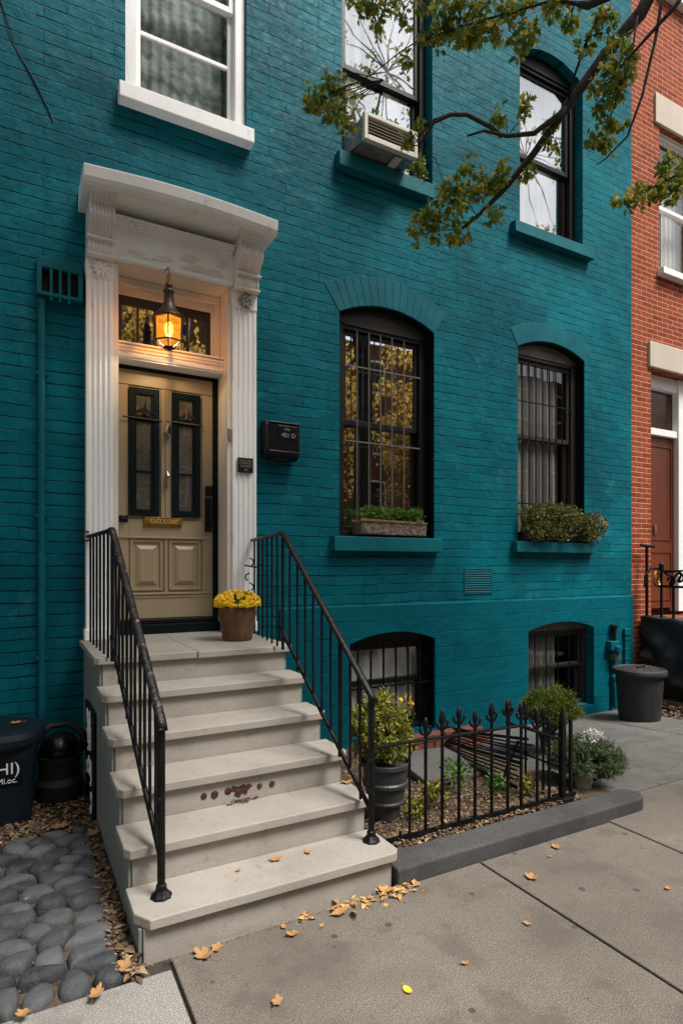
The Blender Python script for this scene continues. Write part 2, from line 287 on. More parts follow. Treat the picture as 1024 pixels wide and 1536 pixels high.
# ------------------------------------------------------------------ mesh builder
class MB:
    def __init__(s): s.v = []; s.f = []; s.sm = False
    def add(s, vs, fs):
        o = len(s.v); s.v += [tuple(p) for p in vs]; s.f += [tuple(i+o for i in f) for f in fs]; return s
    def box(s, a, b, mat=None):
        x0, y0, z0 = (min(a[i], b[i]) for i in range(3)); x1, y1, z1 = (max(a[i], b[i]) for i in range(3))
        p = [(x0,y0,z0),(x1,y0,z0),(x1,y1,z0),(x0,y1,z0),(x0,y0,z1),(x1,y0,z1),(x1,y1,z1),(x0,y1,z1)]
        if mat: p = [mat @ Vector(q) for q in p]
        return s.add(p, [(0,3,2,1),(4,5,6,7),(0,1,5,4),(1,2,6,5),(2,3,7,6),(3,0,4,7)])
    def bar(s, a, b, w, h=None, up=(0,0,1)):            # rectangular bar between two points
        a, b = Vector(a), Vector(b); h = h or w; d = (b-a).normalized(); u = Vector(up)
        if abs(d.dot(u)) > .99: u = Vector((0, 1, 0))
        r = d.cross(u).normalized(); u = r.cross(d)
        p = [q + r*sx*w/2 + u*sz*h/2 for q in (a, b) for sx, sz in ((-1,-1),(1,-1),(1,1),(-1,1))]
        return s.add(p, [(0,1,2,3),(7,6,5,4),(0,4,5,1),(1,5,6,2),(2,6,7,3),(3,7,4,0)])
    def tube(s, pts, rad, n=8, cap=True):
        pts = [Vector(p) for p in pts]; N = len(pts)
        if not hasattr(rad, '__len__'): rad = [rad]*N
        ref = None; vs = []; fs = []
        for i, p in enumerate(pts):
            d = (pts[min(i+1, N-1)]-pts[max(i-1, 0)]).normalized()
            if ref is None: ref = Vector((0,0,1)) if abs(d.z) < .9 else Vector((1,0,0))
            r = d.cross(ref).normalized(); u = r.cross(d).normalized(); ref = u
            for k in range(n):
                a = 2*math.pi*k/n; vs.append(p+(r*math.cos(a)+u*math.sin(a))*rad[i])
        for i in range(N-1):
            for k in range(n): fs.append((i*n+k, i*n+(k+1)%n, (i+1)*n+(k+1)%n, (i+1)*n+k))
        if cap: fs += [tuple(range(n))[::-1], tuple((N-1)*n+k for k in range(n))]
        return s.add(vs, fs)
    def lathe(s, c, prof, n=32, sq=0, sx=1, sy=1):       # prof: (radius, z)
        vs = []; fs = []; c = Vector(c)
        for r, z in prof:
            for k in range(n):
                a = 2*math.pi*k/n; q = 1
                if sq: q = 1/((abs(math.cos(a))**sq+abs(math.sin(a))**sq)**(1/sq))
                vs.append(c+Vector((r*q*math.cos(a)*sx, r*q*math.sin(a)*sy, z)))
        for i in range(len(prof)-1):
            for k in range(n): fs.append((i*n+k, i*n+(k+1)%n, (i+1)*n+(k+1)%n, (i+1)*n+k))
        fs += [tuple(range(n))[::-1], tuple((len(prof)-1)*n+k for k in range(n))]
        return s.add(vs, fs)
    def prism(s, poly, y0, y1, axis='y'):                # poly of (x,z) extruded in y, or (y,z) extruded in x
        n = len(poly)
        f = (lambda a, b, t: (a, t, b)) if axis == 'y' else ((lambda a, b, t: (t, a, b)) if axis == 'x' else (lambda a, b, t: (a, b, t)))
        vs = [f(a, b, y0) for a, b in poly]+[f(a, b, y1) for a, b in poly]
        fs = [tuple(range(n)), tuple(range(2*n-1, n-1, -1))]+[(i, i+n, (i+1) % n+n, (i+1) % n) for i in range(n)]
        return s.add(vs, fs)
    def build(s, name, mat, parent=None, bevel=0, smooth=False, seg=2, recalc=True):
        o0 = Vector(parent['_w']) if parent is not None else Vector((0,0,0))
        me = bpy.data.meshes.new(name); me.from_pydata([tuple(Vector(p)-o0) for p in s.v], [], s.f)
        if recalc:
            bm = bmesh.new(); bm.from_mesh(me); bmesh.ops.recalc_face_normals(bm, faces=bm.faces); bm.to_mesh(me); bm.free()
        me.materials.append(M[mat] if isinstance(mat, str) else mat)
        o = bpy.data.objects.new(name, me); COL.objects.link(o)
        if parent is not None: o.parent = parent
        o['_w'] = tuple(o0)
        if smooth:
            for p in me.polygons: p.use_smooth = True
        if bevel:
            b = o.modifiers.new('bevel', 'BEVEL'); b.width = bevel; b.segments = seg; b.limit_method = 'ANGLE'; b.angle_limit = R(40)
        return o
def thing(name, label, cat, loc, group=None):
    o = bpy.data.objects.new(name, None); COL.objects.link(o); o.location = loc; o['_w'] = tuple(loc); o.empty_display_size = .1
    o['label'] = label; o['category'] = cat
    if group: o['group'] = group
    return o
def tag(o, label=None, cat=None, group=None, kind=None):
    if label: o['label'] = label
    if cat: o['category'] = cat
    if group: o['group'] = group
    if kind: o['kind'] = kind
    return o
def rebase(o, base):                                   # single-mesh thing: put its origin at its base
    base = Vector(base); o.data.transform(Matrix.Translation(-base)); o.location = base; return o
def text_mesh(name, body, size, mat, parent, loc, rot, ext=.001, align='CENTER', shear=0):
    cu = bpy.data.curves.new(name, 'FONT'); cu.body = body; cu.size = size; cu.extrude = ext; cu.align_x = align; cu.align_y = 'CENTER'; cu.shear = shear
    t = bpy.data.objects.new(name+'_tmp', cu); COL.objects.link(t); dg = bpy.context.evaluated_depsgraph_get(); dg.update()
    me = bpy.data.meshes.new_from_object(t.evaluated_get(dg)); bpy.data.objects.remove(t)
    o0 = Vector(parent['_w']) if parent is not None else Vector((0,0,0))
    me.transform(Matrix.Translation(Vector(loc)-o0) @ rot.to_matrix().to_4x4()); me.materials.clear(); me.materials.append(M[mat])
    o = bpy.data.objects.new(name, me); COL.objects.link(o); o.parent = parent; o['_w'] = tuple(o0); return o
from mathutils import Euler
FRONT = Euler((R(90), 0, 0))

def arc(x0, x1, zs, rise, n=14):                        # arch curve left to right
    if rise <= 0: return [(x0, zs), (x1, zs)]
    w = (x1-x0)/2; r = (w*w+rise*rise)/(2*rise); cx = (x0+x1)/2; cz = zs+rise-r; a = math.asin(w/r)
    return [(cx+r*math.sin(-a+2*a*i/n), cz+r*math.cos(-a+2*a*i/n)) for i in range(n+1)]
def wall_with_holes(mb, outer, holes, y, depth):
    """outer: rectangle of (x,z); holes: lists of (x,z). Front face at y, reveals going back by depth."""
    polys = [[Vector((a, b, 0)) for a, b in outer]]+[[Vector((a, b, 0)) for a, b in h] for h in holes]
    flat = [p for q in polys for p in q]; tri = tessellate_polygon(polys)
    mb.add([(p.x, y, p.y) for p in flat], [tuple(t) for t in tri])
    for h in holes:
        n = len(h); mb.add([(a, y, b) for a, b in h]+[(a, y+depth, b) for a, b in h], [(i, (i+1) % n, (i+1) % n+n, i+n) for i in range(n)])

# ================================================================== GROUND
g = MB(); N = 40
g.add([(-150, -150, -.30), (150, -150, -.30), (150, 150, -.30), (-150, 150, -.30)], [(0, 1, 2, 3)])
o = g.build('ground', 'soil'); tag(o, kind='structure')
o = MB().box((-60, -9.5, -.28), (60, -1.6, -.14)).build('road', 'asphalt'); tag(o, kind='structure')
o = MB().box((-60, -1.6, -.28), (60, -1.42, 0.0)).build('street_kerb', 'kerb', bevel=.01); tag(o, kind='structure')
o = MB().box((-60, -9.68, -.28), (60, -9.5, 0.0)).build('far_kerb', 'kerb', bevel=.01); tag(o, kind='structure')
o = MB().box((-60, -14, -.28), (60, -9.68, -0.005)).build('far_sidewalk', 'walk'); tag(o, kind='structure')
def slab(x0, y0, x1, y1, mat, name='sidewalk_slab', gap=.007, zf=None, th=.12):
    zf = zf or gz; nx, ny = max(1, int((x1-x0)/.25)), max(1, int((y1-y0)/.25)); X0, X1, Y0, Y1 = x0+gap, x1-gap, y0+gap, y1-gap
    mb = MB(); vs = []; fs = []
    for j in range(ny+1):
        for i in range(nx+1):
            x = X0+(X1-X0)*i/nx; y = Y0+(Y1-Y0)*j/ny; vs.append((x, y, zf(x, y)))
    q = (nx+1)*(ny+1); vs += [(a, b, c-th) for a, b, c in vs]
    for j in range(ny):
        for i in range(nx):
            a = j*(nx+1)+i; fs += [(a, a+1, a+nx+2, a+nx+1)]
    ring = [i for i in range(nx+1)]+[j*(nx+1)+nx for j in range(1, ny+1)]+[ny*(nx+1)+i for i in range(nx-1, -1, -1)]+[j*(nx+1) for j in range(ny-1, 0, -1)]
    for a, b in zip(ring, ring[1:]+ring[:1]): fs.append((a, a+q, b+q, b))
    mb.add(vs, fs); o = mb.build(name, mat, bevel=.006); tag(o, kind='structure'); return o
o = MB().box((-14, -1.415, -.22), (16, 2.66, -.022)).build('sidewalk_joint_fill', 'joint'); tag(o, kind='structure')
slab(-1.2, .25, .52, 2.325, 'walk_light'); slab(-3.2, .25, -1.2, 2.325, 'walk')
slab(.52, .72, 2.12, 2.392, 'walk'); slab(2.12, .72, 3.15, 2.392, 'walk')
slab(3.15, .72, 4.9, 2.62, 'walk'); slab(4.9, .72, 6.7, 2.62, 'walk'); slab(6.7, .72, 8.7, 2.62, 'walk'); slab(8.7, .72, 12, 2.62, 'walk')
slab(.52, -1.41, 2.12, .72, 'walk'); slab(2.12, -1.41, 4.2, .72, 'walk'); slab(4.2, -1.41, 8.5, .72, 'walk'); slab(-3.2, -1.41, .52, .25, 'walk'); slab(-12, -1.41, -3.2, 2.325, 'walk'); slab(8.5, -1.41, 12, .72, 'walk')
# court beside the garden, falling to the house
def cz(x, y): return -.17*max(0, min(1, (y-2.65)/2.05))
slab(3.47, 2.62, 5.6, 3.48, 'walk_back', 'court_slab', zf=cz); slab(5.6, 2.62, 8.7, 3.48, 'walk_back', 'court_slab', zf=cz)
slab(3.22, 3.48, 5.6, 4.72, 'walk_back', 'court_slab', zf=cz); slab(5.6, 3.48, 6.50, 4.72, 'walk_back', 'court_slab', zf=cz); slab(8.7, 2.62, 12, 4.72, 'walk_back', 'court_slab', zf=cz)
# bed soil east of the stoop and dirt strip west of it
def bed(name, x0, y0, x1, y1, zf, amp, mat='soil'):
    mb = MB(); nx, ny = int((x1-x0)/.05), int((y1-y0)/.05); vs = []; fs = []
    for j in range(ny+1):
        for i in range(nx+1):
            x = x0+(x1-x0)*i/nx; y = y0+(y1-y0)*j/ny; vs.append((x, y, zf(x, y)+amp*mnoise.noise(Vector((x*5, y*5, 3)))))
    for j in range(ny):
        for i in range(nx): a = j*(nx+1)+i; fs.append((a, a+1, a+nx+2, a+nx+1))
    o = mb.add(vs, fs).build(name, mat, smooth=True, recalc=False); tag(o, kind='structure'); return o
bed('garden_bed', 1.55, 2.5, 3.48, 4.74, lambda x, y: .045+gz(x, y)*.8, .03)
bed('dirt_strip', -4, 2.30, .44, 4.74, lambda x, y: -.012, .015)
bed('yard_soil', 6.48, 3.48, 8.72, 4.74, lambda x, y: -.08, .05)
# cobbles -------------------------------------------------------------
def cobbles():
    rnd = random.Random(3); AX = 1.36; pts = []; r0 = .088
    x0, x1, y0, y1 = -1.9/AX, .315/AX, 2.35, 3.80
    tries = 0
    while tries < 14000:
        tries += 1; p = (rnd.uniform(x0, x1), rnd.uniform(y0, y1)); rr = r0*rnd.choice((.86, 1, 1.12))
        if all((p[0]-q[0])**2+(p[1]-q[1])**2 > rr*rr*1.15 for q in pts): pts.append(p)
    mb = MB(); B = [(x0-.04, y0-.03), (x1+.03, y0-.03), (x1+.03, y1), (x0-.04, y1)]
    for i, p in enumerate(pts):
        cell = [Vector(b) for b in B]; P = Vector(p)
        for j, q in enumerate(pts):
            if i == j: continue
            Q = Vector(q)
            if (Q-P).length > .45: continue
            mid = (P+Q)/2; n = (P-Q).normalized(); mid += n*.0026; new = []
            for a, b in zip(cell, cell[1:]+cell[:1]):
                da, db = (a-mid).dot(n), (b-mid).dot(n)
                if da >= 0: new.append(a)
                if (da >= 0) != (db >= 0): new.append(a+(b-a)*da/(da-db))
            cell = new
            if len(cell) < 3: break
        if len(cell) < 3: continue
        for _ in range(3): cell = [c for a, b in zip(cell, cell[1:]+cell[:1]) for c in ((a*.75+b*.25, a*.25+b*.75) if _ else (a*.68+b*.32, a*.32+b*.68))]
        n = len(cell); ctr = sum(cell, Vector((0, 0)))/n; vs = []; fs = []; H = rnd.uniform(.034, .054); tx, ty = rnd.uniform(-.06, .06), rnd.uniform(-.06, .06)
        K = ((1, -.5), (1.0, 0.05), (.97, .34), (.90, .62), (.77, .82), (.54, .95), (.27, .99))
        for s_, h_ in K:
            for c in cell:
                q = ctr+(c-ctr)*s_; z = -.012+H*h_+(q.x-ctr.x)*tx*h_+(q.y-ctr.y)*ty*h_+.005*h_*mnoise.noise(Vector((q.x*14, q.y*14, i)))
                vs.append((q.x*AX, q.y, z))
        for k in range(len(K)-1):
            for a in range(n): fs.append((k*n+a, k*n+(a+1) % n, (k+1)*n+(a+1) % n, (k+1)*n+a))
        vs.append((ctr.x*AX, ctr.y, -.012+H)); last = (len(K)-1)*n
        for a in range(n): fs.append((last+a, last+(a+1) % n, len(vs)-1))
        mb.add(vs, fs)
    o = mb.build('cobblestone_paving', 'cobble', smooth=True); tag(o, kind='structure')
cobbles()

# ================================================================== TEAL TOWNHOUSE
house = thing('teal_townhouse', 'teal painted brick townhouse with white door surround and tall barred windows', 'house', (1.7, YW, 0))
WIN = dict(ul=(.70, 1.655, 5.14, 7.6, 0), um=(2.555, 3.57, 5.28, 7.5, .0), ur=(4.74, 5.73, 5.24, 7.13, .15),
           ml=(2.53, 3.592, 1.83, 3.85, .135), mr=(4.71, 5.76, 1.83, 3.925, .125))
BAS = dict(bl=(2.625, 3.592, -.04, .845, .09), br=(4.84, 5.90, -.06, .845, .085))
def hole(s, d=0):
    x0, x1, z0, zs, r = s; return [(x0-d, z0)]+[(a, b) for a, b in (arc(x0-d, x1+d, zs, r) if r else [(x0-d, zs), (x1+d, zs)])]+[(x1+d, z0)]
mb = MB(); XL, XR, ZT = -7.0, 6.605, 11.0
wall_with_holes(mb, [(XL, -.3), (XR, -.3), (XR, ZT), (XL, ZT)], [hole(s) for s in WIN.values()]+[hole(s, .0) for s in BAS.values()]+[[(.50, .9), (.50, 3.95), (1.62, 3.95), (1.62, .9)]], YW, .26)
mb.add([(XR, YW, -.3), (XR, YW+9, -.3), (XR, YW+9, ZT), (XR, YW, ZT), (XL, YW, -.3), (XL, YW+9, -.3), (XL, YW+9, ZT), (XL, YW, ZT)], [(0, 1, 2, 3), (4, 7, 6, 5), (3, 2, 6, 7), (1, 5, 6, 2)])
mb.build('wall', 'teal', house)
# proud base course with the basement openings
mb = MB(); wall_with_holes(mb, [(1.95, -.3), (XR+.004, -.3), (XR+.004, 1.185), (1.95, 1.185)], [hole(s, -.003) for s in BAS.values()], YW-.022, .05)
mb.add([(1.95, YW-.022, 1.185), (XR+.004, YW-.022, 1.185), (XR+.004, YW+.001, 1.20), (1.95, YW+.001, 1.20), (XR+.004, YW-.022, -.3), (XR+.004, YW+.001, -.3)], [(0, 1, 2, 3), (1, 4, 5, 2)])
mb.build('base_course', 'teal_base', house)
MB().box((XL-.1, YW-.45, ZT), (XR+.05, YW+.3, ZT+.5)).build('roof_cornice', 'teal_plain', house, bevel=.02)
# arches over the lower openings
def voussoirs(x0, x1, zs, rise, th, n, mat, gap=.006, extra=.03, proud=.010):
    mb = MB(); inner = arc(x0-extra*.0, x1, zs, rise, n); w = (x1-x0)/2; r = (w*w+rise*rise)/(2*rise); cx = (x0+x1)/2; cz_ = zs+rise-r; a0 = math.asin(w/r)
    for i in range(n):
        t0 = -a0+2*a0*i/n+gap/r/2; t1 = -a0+2*a0*(i+1)/n-gap/r/2
        if i == 0: t0 -= .0
        q = []
        for t, rr in ((t0, r+.004), (t1, r+.004), (t1, r+th), (t0, r+th)): q.append((cx+rr*math.sin(t), cz_+rr*math.cos(t)))
        if i == 0: q[3] = (q[3][0]-extra, q[3][1]-.01)
        if i == n-1: q[2] = (q[2][0]+extra, q[2][1]-.01)
        mb.prism(q, YW-proud*random.uniform(.8, 1.1), YW+.05)
    return mb.build('brick_arch', mat, house, bevel=.002)
voussoirs(2.53, 3.592, 3.85, .135, .27, 15, 'teal_plain', gap=.0028, proud=.005)
_in = arc(4.71, 5.76, 3.925, .125, 16); _out = arc(4.60, 5.87, 4.10, .155, 16)
MB().prism([(a, b+.003) for a, b in _in]+_out[::-1], YW-.006, YW+.04).build('arch_band', 'teal_plain', house, bevel=.004)

def add_window(spec, sash, header, glassm, yf=YW+.11, jamb=.075, meet=None, curtain=None, cx=None, sill=None, silmat='teal_plain', depth=.26, muntins=(), sashtop=None, sashes=True, roommat='room', label=None, cy=.33):
    x0, x1, z0, zs, rise = spec; e = .002; top = sashtop if sashtop else zs-.05
    f = MB()
    f.box((x0+e, yf, z0+e), (x0+jamb, yf+.10, zs)); f.box((x1-jamb, yf, z0+e), (x1-e, yf+.10, zs)); f.box((x0+jamb, yf+.006, z0+e), (x1-jamb, yf+.10, z0+.05)); f.box((x0+jamb, yf+.003, top), (x1-jamb, yf+.10, top+.035))
    fr = f.build('window', sash, house, bevel=.004)
    if label: fr['label'] = label
    if rise or top+.035 < zs:
        poly = [(x0+jamb, top+.036), ]+[(a, b-e*2) for a, b in arc(x0+jamb if not rise else x0+e*2, x1-jamb if not rise else x1-e*2, zs-(0 if rise else .003), rise)]+[(x1-jamb, top+.036)]
        MB().prism(poly, yf-.012, yf+.03).build('header_board', header, fr, bevel=.003)
    ax0, ax1 = x0+jamb, x1-jamb; r_ = .042
    meet = meet or (z0+top)/2
    s = MB()
    def rect(a0, a1, b0, b1, y, w):
        s.box((a0, y, b0), (a0+w, y+.035, b1)); s.box((a1-w, y, b0), (a1, y+.035, b1)); s.box((a0+w, y+.001, b0), (a1-w, y+.034, b0+w*1.15)); s.box((a0+w, y+.001, b1-w), (a1-w, y+.034, b1))
    rect(ax0+.001, ax1-.001, meet-.02, top-.001, yf+.03, r_); rect(ax0+.001, ax1-.001, z0+.051, meet+.025, yf+.068, r_)
    for (zz, which) in muntins:
        yy = yf+.03 if which == 'u' else yf+.068; s.box((ax0+r_, yy+.002, zz-.016), (ax1-r_, yy+.03, zz+.016))
    s.build('sash', sash, fr, bevel=.003)
    p = MB(); p.box((ax0+r_-.005, yf+.045, meet+.02), (ax1-r_+.005, yf+.049, top-.03)); p.box((ax0+r_-.005, yf+.083, z0+.09), (ax1-r_+.005, yf+.087, meet))
    p.build('pane', glassm, fr)
    # room behind
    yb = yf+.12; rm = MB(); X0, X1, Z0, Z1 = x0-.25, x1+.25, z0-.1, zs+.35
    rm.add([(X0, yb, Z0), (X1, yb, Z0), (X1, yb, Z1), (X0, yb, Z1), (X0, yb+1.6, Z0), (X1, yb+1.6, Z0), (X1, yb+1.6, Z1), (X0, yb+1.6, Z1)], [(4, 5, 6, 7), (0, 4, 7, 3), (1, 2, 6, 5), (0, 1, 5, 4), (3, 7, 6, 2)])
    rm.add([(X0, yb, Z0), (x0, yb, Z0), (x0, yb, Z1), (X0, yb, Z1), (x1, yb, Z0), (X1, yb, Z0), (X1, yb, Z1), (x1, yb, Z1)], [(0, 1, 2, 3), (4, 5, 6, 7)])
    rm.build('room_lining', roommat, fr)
    for c in (curtain or []):
        a0, a1, b0, b1, mat, amp, per = c; n = int((a1-a0)/.008); vs = []; fs = []; ph = random.random()*6
        for i in range(n+1):
            x = a0+(a1-a0)*i/n; wv = amp*math.sin(x*2*math.pi/per+ph+1.3*math.sin(x*7)); vs += [(x, YW+cy+wv*1.2, b0), (x, YW+cy+wv*.7, (b0+b1)/2), (x, YW+cy+wv*.5, b1)]
        for i in range(n):
            for k in (0, 1): fs.append((i*3+k, i*3+3+k, i*3+4+k, i*3+1+k))
        MB().add(vs, fs).build('curtain', mat, fr, smooth=True, recalc=False)
    if sill:
        a0, a1, b0, b1, pr = sill
        MB().prism([(YW-pr, b0), (YW+.10, b0), (YW+.10, b1+.012), (YW-pr+.006, b1)], a0, a1, 'x').build('sill', silmat, fr, bevel=.006)
    return fr
def grille(fr, xs, zs, z0, z1, x0, x1, y, r=.008, mat='iron'):
    mb = MB()
    for x in xs: mb.tube([(x, y, z0), (x, y, z1)], r, 6)
    for z in zs: mb.bar((x0, y-.002, z), (x1, y-.002, z), .008, r*1.7)
    return mb.build('security_bars', mat, fr)

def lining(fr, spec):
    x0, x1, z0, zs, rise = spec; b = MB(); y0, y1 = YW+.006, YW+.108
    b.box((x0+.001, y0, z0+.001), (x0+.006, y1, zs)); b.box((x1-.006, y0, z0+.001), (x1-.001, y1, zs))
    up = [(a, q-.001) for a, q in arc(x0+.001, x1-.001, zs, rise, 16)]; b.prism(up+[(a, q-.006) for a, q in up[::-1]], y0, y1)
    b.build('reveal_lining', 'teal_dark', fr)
wl = add_window(WIN['ul'], 'white', 'white', 'glass_lace', yf=YW+.035, jamb=.085, meet=6.17, muntins=((5.72, 'l'),), curtain=[(.72, 1.64, 5.2, 7.5, 'lace', .012, .09)], sill=(.645, 1.69, 5.02, 5.14, .10), silmat='white', cy=.24, label='white framed sash window over the door')
wm = add_window(WIN['um'], 'black', 'black', 'glass_mirror', jamb=.07, meet=6.22, curtain=[(2.6, 2.95, 5.3, 7.4, 'curtain', .02, .12), (3.2, 3.5, 5.3, 7.4, 'curtain', .02, .12)], sill=(2.49, 3.53, 5.12, 5.26, .085), label='dark framed window holding the air conditioner')
wr_ = add_window(WIN['ur'], 'black', 'black', 'glass_mirror', jamb=.08, meet=6.13, curtain=[(4.8, 5.7, 5.3, 7.2, 'curtain', .012, .14)], sill=(4.6, 5.83, 5.10, 5.225, .085), label='arched dark framed window at the upper right')
w4 = add_window(WIN['ml'], 'black', 'brownblack', 'glass', jamb=.10, meet=2.90, sashtop=3.76, curtain=[(3.22, 3.40, 1.9, 3.8, 'greycurtain', .015, .06)], sill=(2.44, 3.635, 1.69, 1.822, .085), label='tall barred window left of the vent')
grille(w4, [2.77, 2.90, 3.03, 3.16, 3.30], [3.42, 2.72], 1.90, 3.76, 2.64, 3.49, YW+.10, .007, 'taupe')
w5 = add_window(WIN['mr'], 'brownblack', 'taupe', 'glass_dim', jamb=.09, meet=3.0, sashtop=3.86, curtain=[(4.74, 5.56, 1.86, 3.9, 'greycurtain', .018, .115)], sill=(4.62, 5.88, 1.705, 1.822, .085), label='tall barred window right of the vent', cy=.225)
grille(w5, [4.87, 4.975, 5.08, 5.185, 5.29, 5.395, 5.50], [3.38, 2.25], 1.90, 3.86, 4.80, 5.66, YW+.095)
b1 = add_window(BAS['bl'], 'black', 'black', 'glass_dim', yf=YW+.10, jamb=.05, meet=.44, sashtop=.80, curtain=[(2.66, 3.55, -.1, .84, 'curtain', .02, .15)], label='barred basement window behind the potted bush', cy=.225)
grille(b1, [2.74, 2.88, 3.02, 3.16, 3.30, 3.44], [.42], -.03, .84, 2.64, 3.58, YW+.03, .010)
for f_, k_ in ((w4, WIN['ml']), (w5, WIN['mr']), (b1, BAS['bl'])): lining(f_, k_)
b2 = add_window(BAS['br'], 'brownblack', 'taupe', 'glass_dim', yf=YW+.10, jamb=.05, meet=.40, sashtop=.79, curtain=[(4.90, 5.55, -.1, .84, 'greycurtain', .025, .12)], label='barred basement window behind the feathery shrub', cy=.235)
grille(b2, [5.02, 5.20, 5.38, 5.56, 5.74], [.41], -.03, .80, 4.87, 5.88, YW+.055, .007)

# ---- door surround
sur = MB(); YF = YW-.10                                 # casing between the pilasters
sur.box((.545, YF+.02, .95), (.64, YW+.24, 3.80)); sur.box((1.465, YF+.02, .95), (1.55, YW+.24, 3.80))
sur.box((.64, YF+.02, 3.79), (1.465, YW+.25, 3.86))
ds = sur.build('door_surround', 'cream', house, bevel=.004)
fr = MB(); fr.box((.59, YW-.105, 3.80), (1.51, YW+.02, 4.10)); fr.box((.60, YW-.125, 3.80), (1.50, YW-.104, 3.825)); fr.box((.60, YW-.118, 3.825), (1.50, YW-.104, 3.838))
for k in range(4): fr.box((.60, YW-.13-.018*k, 4.045+.012*k), (1.50, YW-.104, 4.058+.012*k))
fr.build('frieze', 'white', ds, bevel=.003)
o = MB(); rr = random.Random(5)                        # peeling paint flakes on the frieze
for k in range(11):
    x, z = rr.uniform(.72, 1.42), rr.uniform(3.85, 3.97); w, h = rr.uniform(.03, .09), rr.uniform(.012, .03); t = rr.uniform(-.25, .25)
    o.prism([(x-w, z-h+t*.02), (x+w*.3, z-h*1.2), (x+w, z+h*.2), (x+w*.5, z+h), (x-w*.6, z+h*.7)], YW-.1085-.0004*k, YW-.104)
o.build('paint_flakes', 'cream', ds)
for side, (a, b) in enumerate(((.42, .60), (1.505, 1.705))):
    m_ = MB(); n = 4; w = (b-a)
    prof = [(a, YF+.02), (a, YF)]; q = a+.018; fw = (w-.036)/n
    poly = [(a, YW+.01), (a, YF)]
    for i in range(n):
        s0 = q+fw*i; poly += [(s0+fw*.10, YF), (s0+fw*.24, YF+.005), (s0+fw*.5, YF+.008), (s0+fw*.76, YF+.005), (s0+fw*.90, YF)]
    poly += [(b, YF), (b, YW+.01)]
    m_.prism(poly, 1.10, 3.64, 'z'); m_.build('pilaster', 'white', ds)
    MB().box((a-.012, YF-.014, 1.021), (b+.012, YW+.005, 1.10)).build('pilaster_base', 'white', ds, bevel=.005); MB().box((a-.004, YF-.006, 3.64), (b+.004, YW+.005, 3.77)).build('pilaster_block', 'white', ds, bevel=.005)
    # scroll bracket
    br = MB()
    def bprof():
        P = []
        for t in range(25):
            u = t/24; z = 3.77+.40*u; d = .05+.022*math.sin(u*2*math.pi-1.2)+.20*u**1.5+.030*math.sin(u*4*math.pi+.6)
            P.append((YF-d, z))
        return [(YW+.005, 3.77)]+P+[(YW+.005, 4.17)]
    bp_ = bprof(); br.prism(bp_, a+.004, b-.004, 'x')
    for k in range(7):
        xx = a+.016+(w-.032)*k/6
        br.tube([(xx, y-.001, z) for y, z in bp_[1:-1]], .0075, 6)
    for z, d in ((3.772, .075), (3.875, .105), (4.145, .245)): br.box((a-.006, YF-d, z), (b+.006, YF+.02, z+.016))
    br.build('bracket', 'white_worn', ds, smooth=False, bevel=.002)
    # leaf rosette under the bracket
    ro = MB(); xc, zc = (a+b)/2, 3.70; rr = random.Random(side)
    for k in range(9):
        an = 2*math.pi*k/9+.2; L = rr.uniform(.045, .07); c = Vector((xc+math.cos(an)*L*.62, YF-.018, zc+math.sin(an)*L*.6))
        T = Matrix.Translation(c) @ Matrix.Rotation(-an, 4, 'Y') @ Matrix.Diagonal((L*.55, .014, L*.26, 1))
        vs = [T @ Vector((math.cos(p)*math.cos(q_), math.sin(q_), math.sin(p)*math.cos(q_))) for q_ in (-1.1, -.4, .4, 1.1) for p in [i*math.pi/5 for i in range(10)]]
        fs = [(r_*10+i, r_*10+(i+1) % 10, r_*10+10+(i+1) % 10, r_*10+10+i) for r_ in range(3) for i in range(10)]+[tuple(range(10)), tuple(range(30, 40))]
        ro.add(vs, fs)
    ro.lathe((xc, YF-.02, zc-.014), [(.002, 0), (.016, .004), (.018, .014), (.014, .024), (.002, .028)], 10)
    ro.build('rosette', 'silver' if side else 'white_worn', ds, smooth=True)
# cornice hood: slightly arched slab with moulded front
hood = MB(); n = 24; hx0, hx1 = .375, 1.765
def hz(t): return .032*math.sin(math.pi*t)+.006
pr = [(YW+.004, 4.215), (YW-.28, 4.22), (YW-.325, 4.222), (YW-.345, 4.215), (YW-.37, 4.212), (YW-.40, 4.225), (YW-.415, 4.25), (YW-.425, 4.32), (YW-.40, 4.337), (YW+.004, 4.37)]
vs = []; fs = []; K = len(pr)
for i in range(n+1):
    t = i/n
    for y, z in pr: vs.append((hx0+(hx1-hx0)*t, y, z-.09+hz(t)))
for i in range(n):
    for k in range(K): fs.append((i*K+k, i*K+(k+1) % K, (i+1)*K+(k+1) % K, (i+1)*K+k))
fs += [tuple(range(K)), tuple(n*K+k for k in range(K))]
hood.add(vs, fs).build('cornice', 'white', ds, bevel=.004)
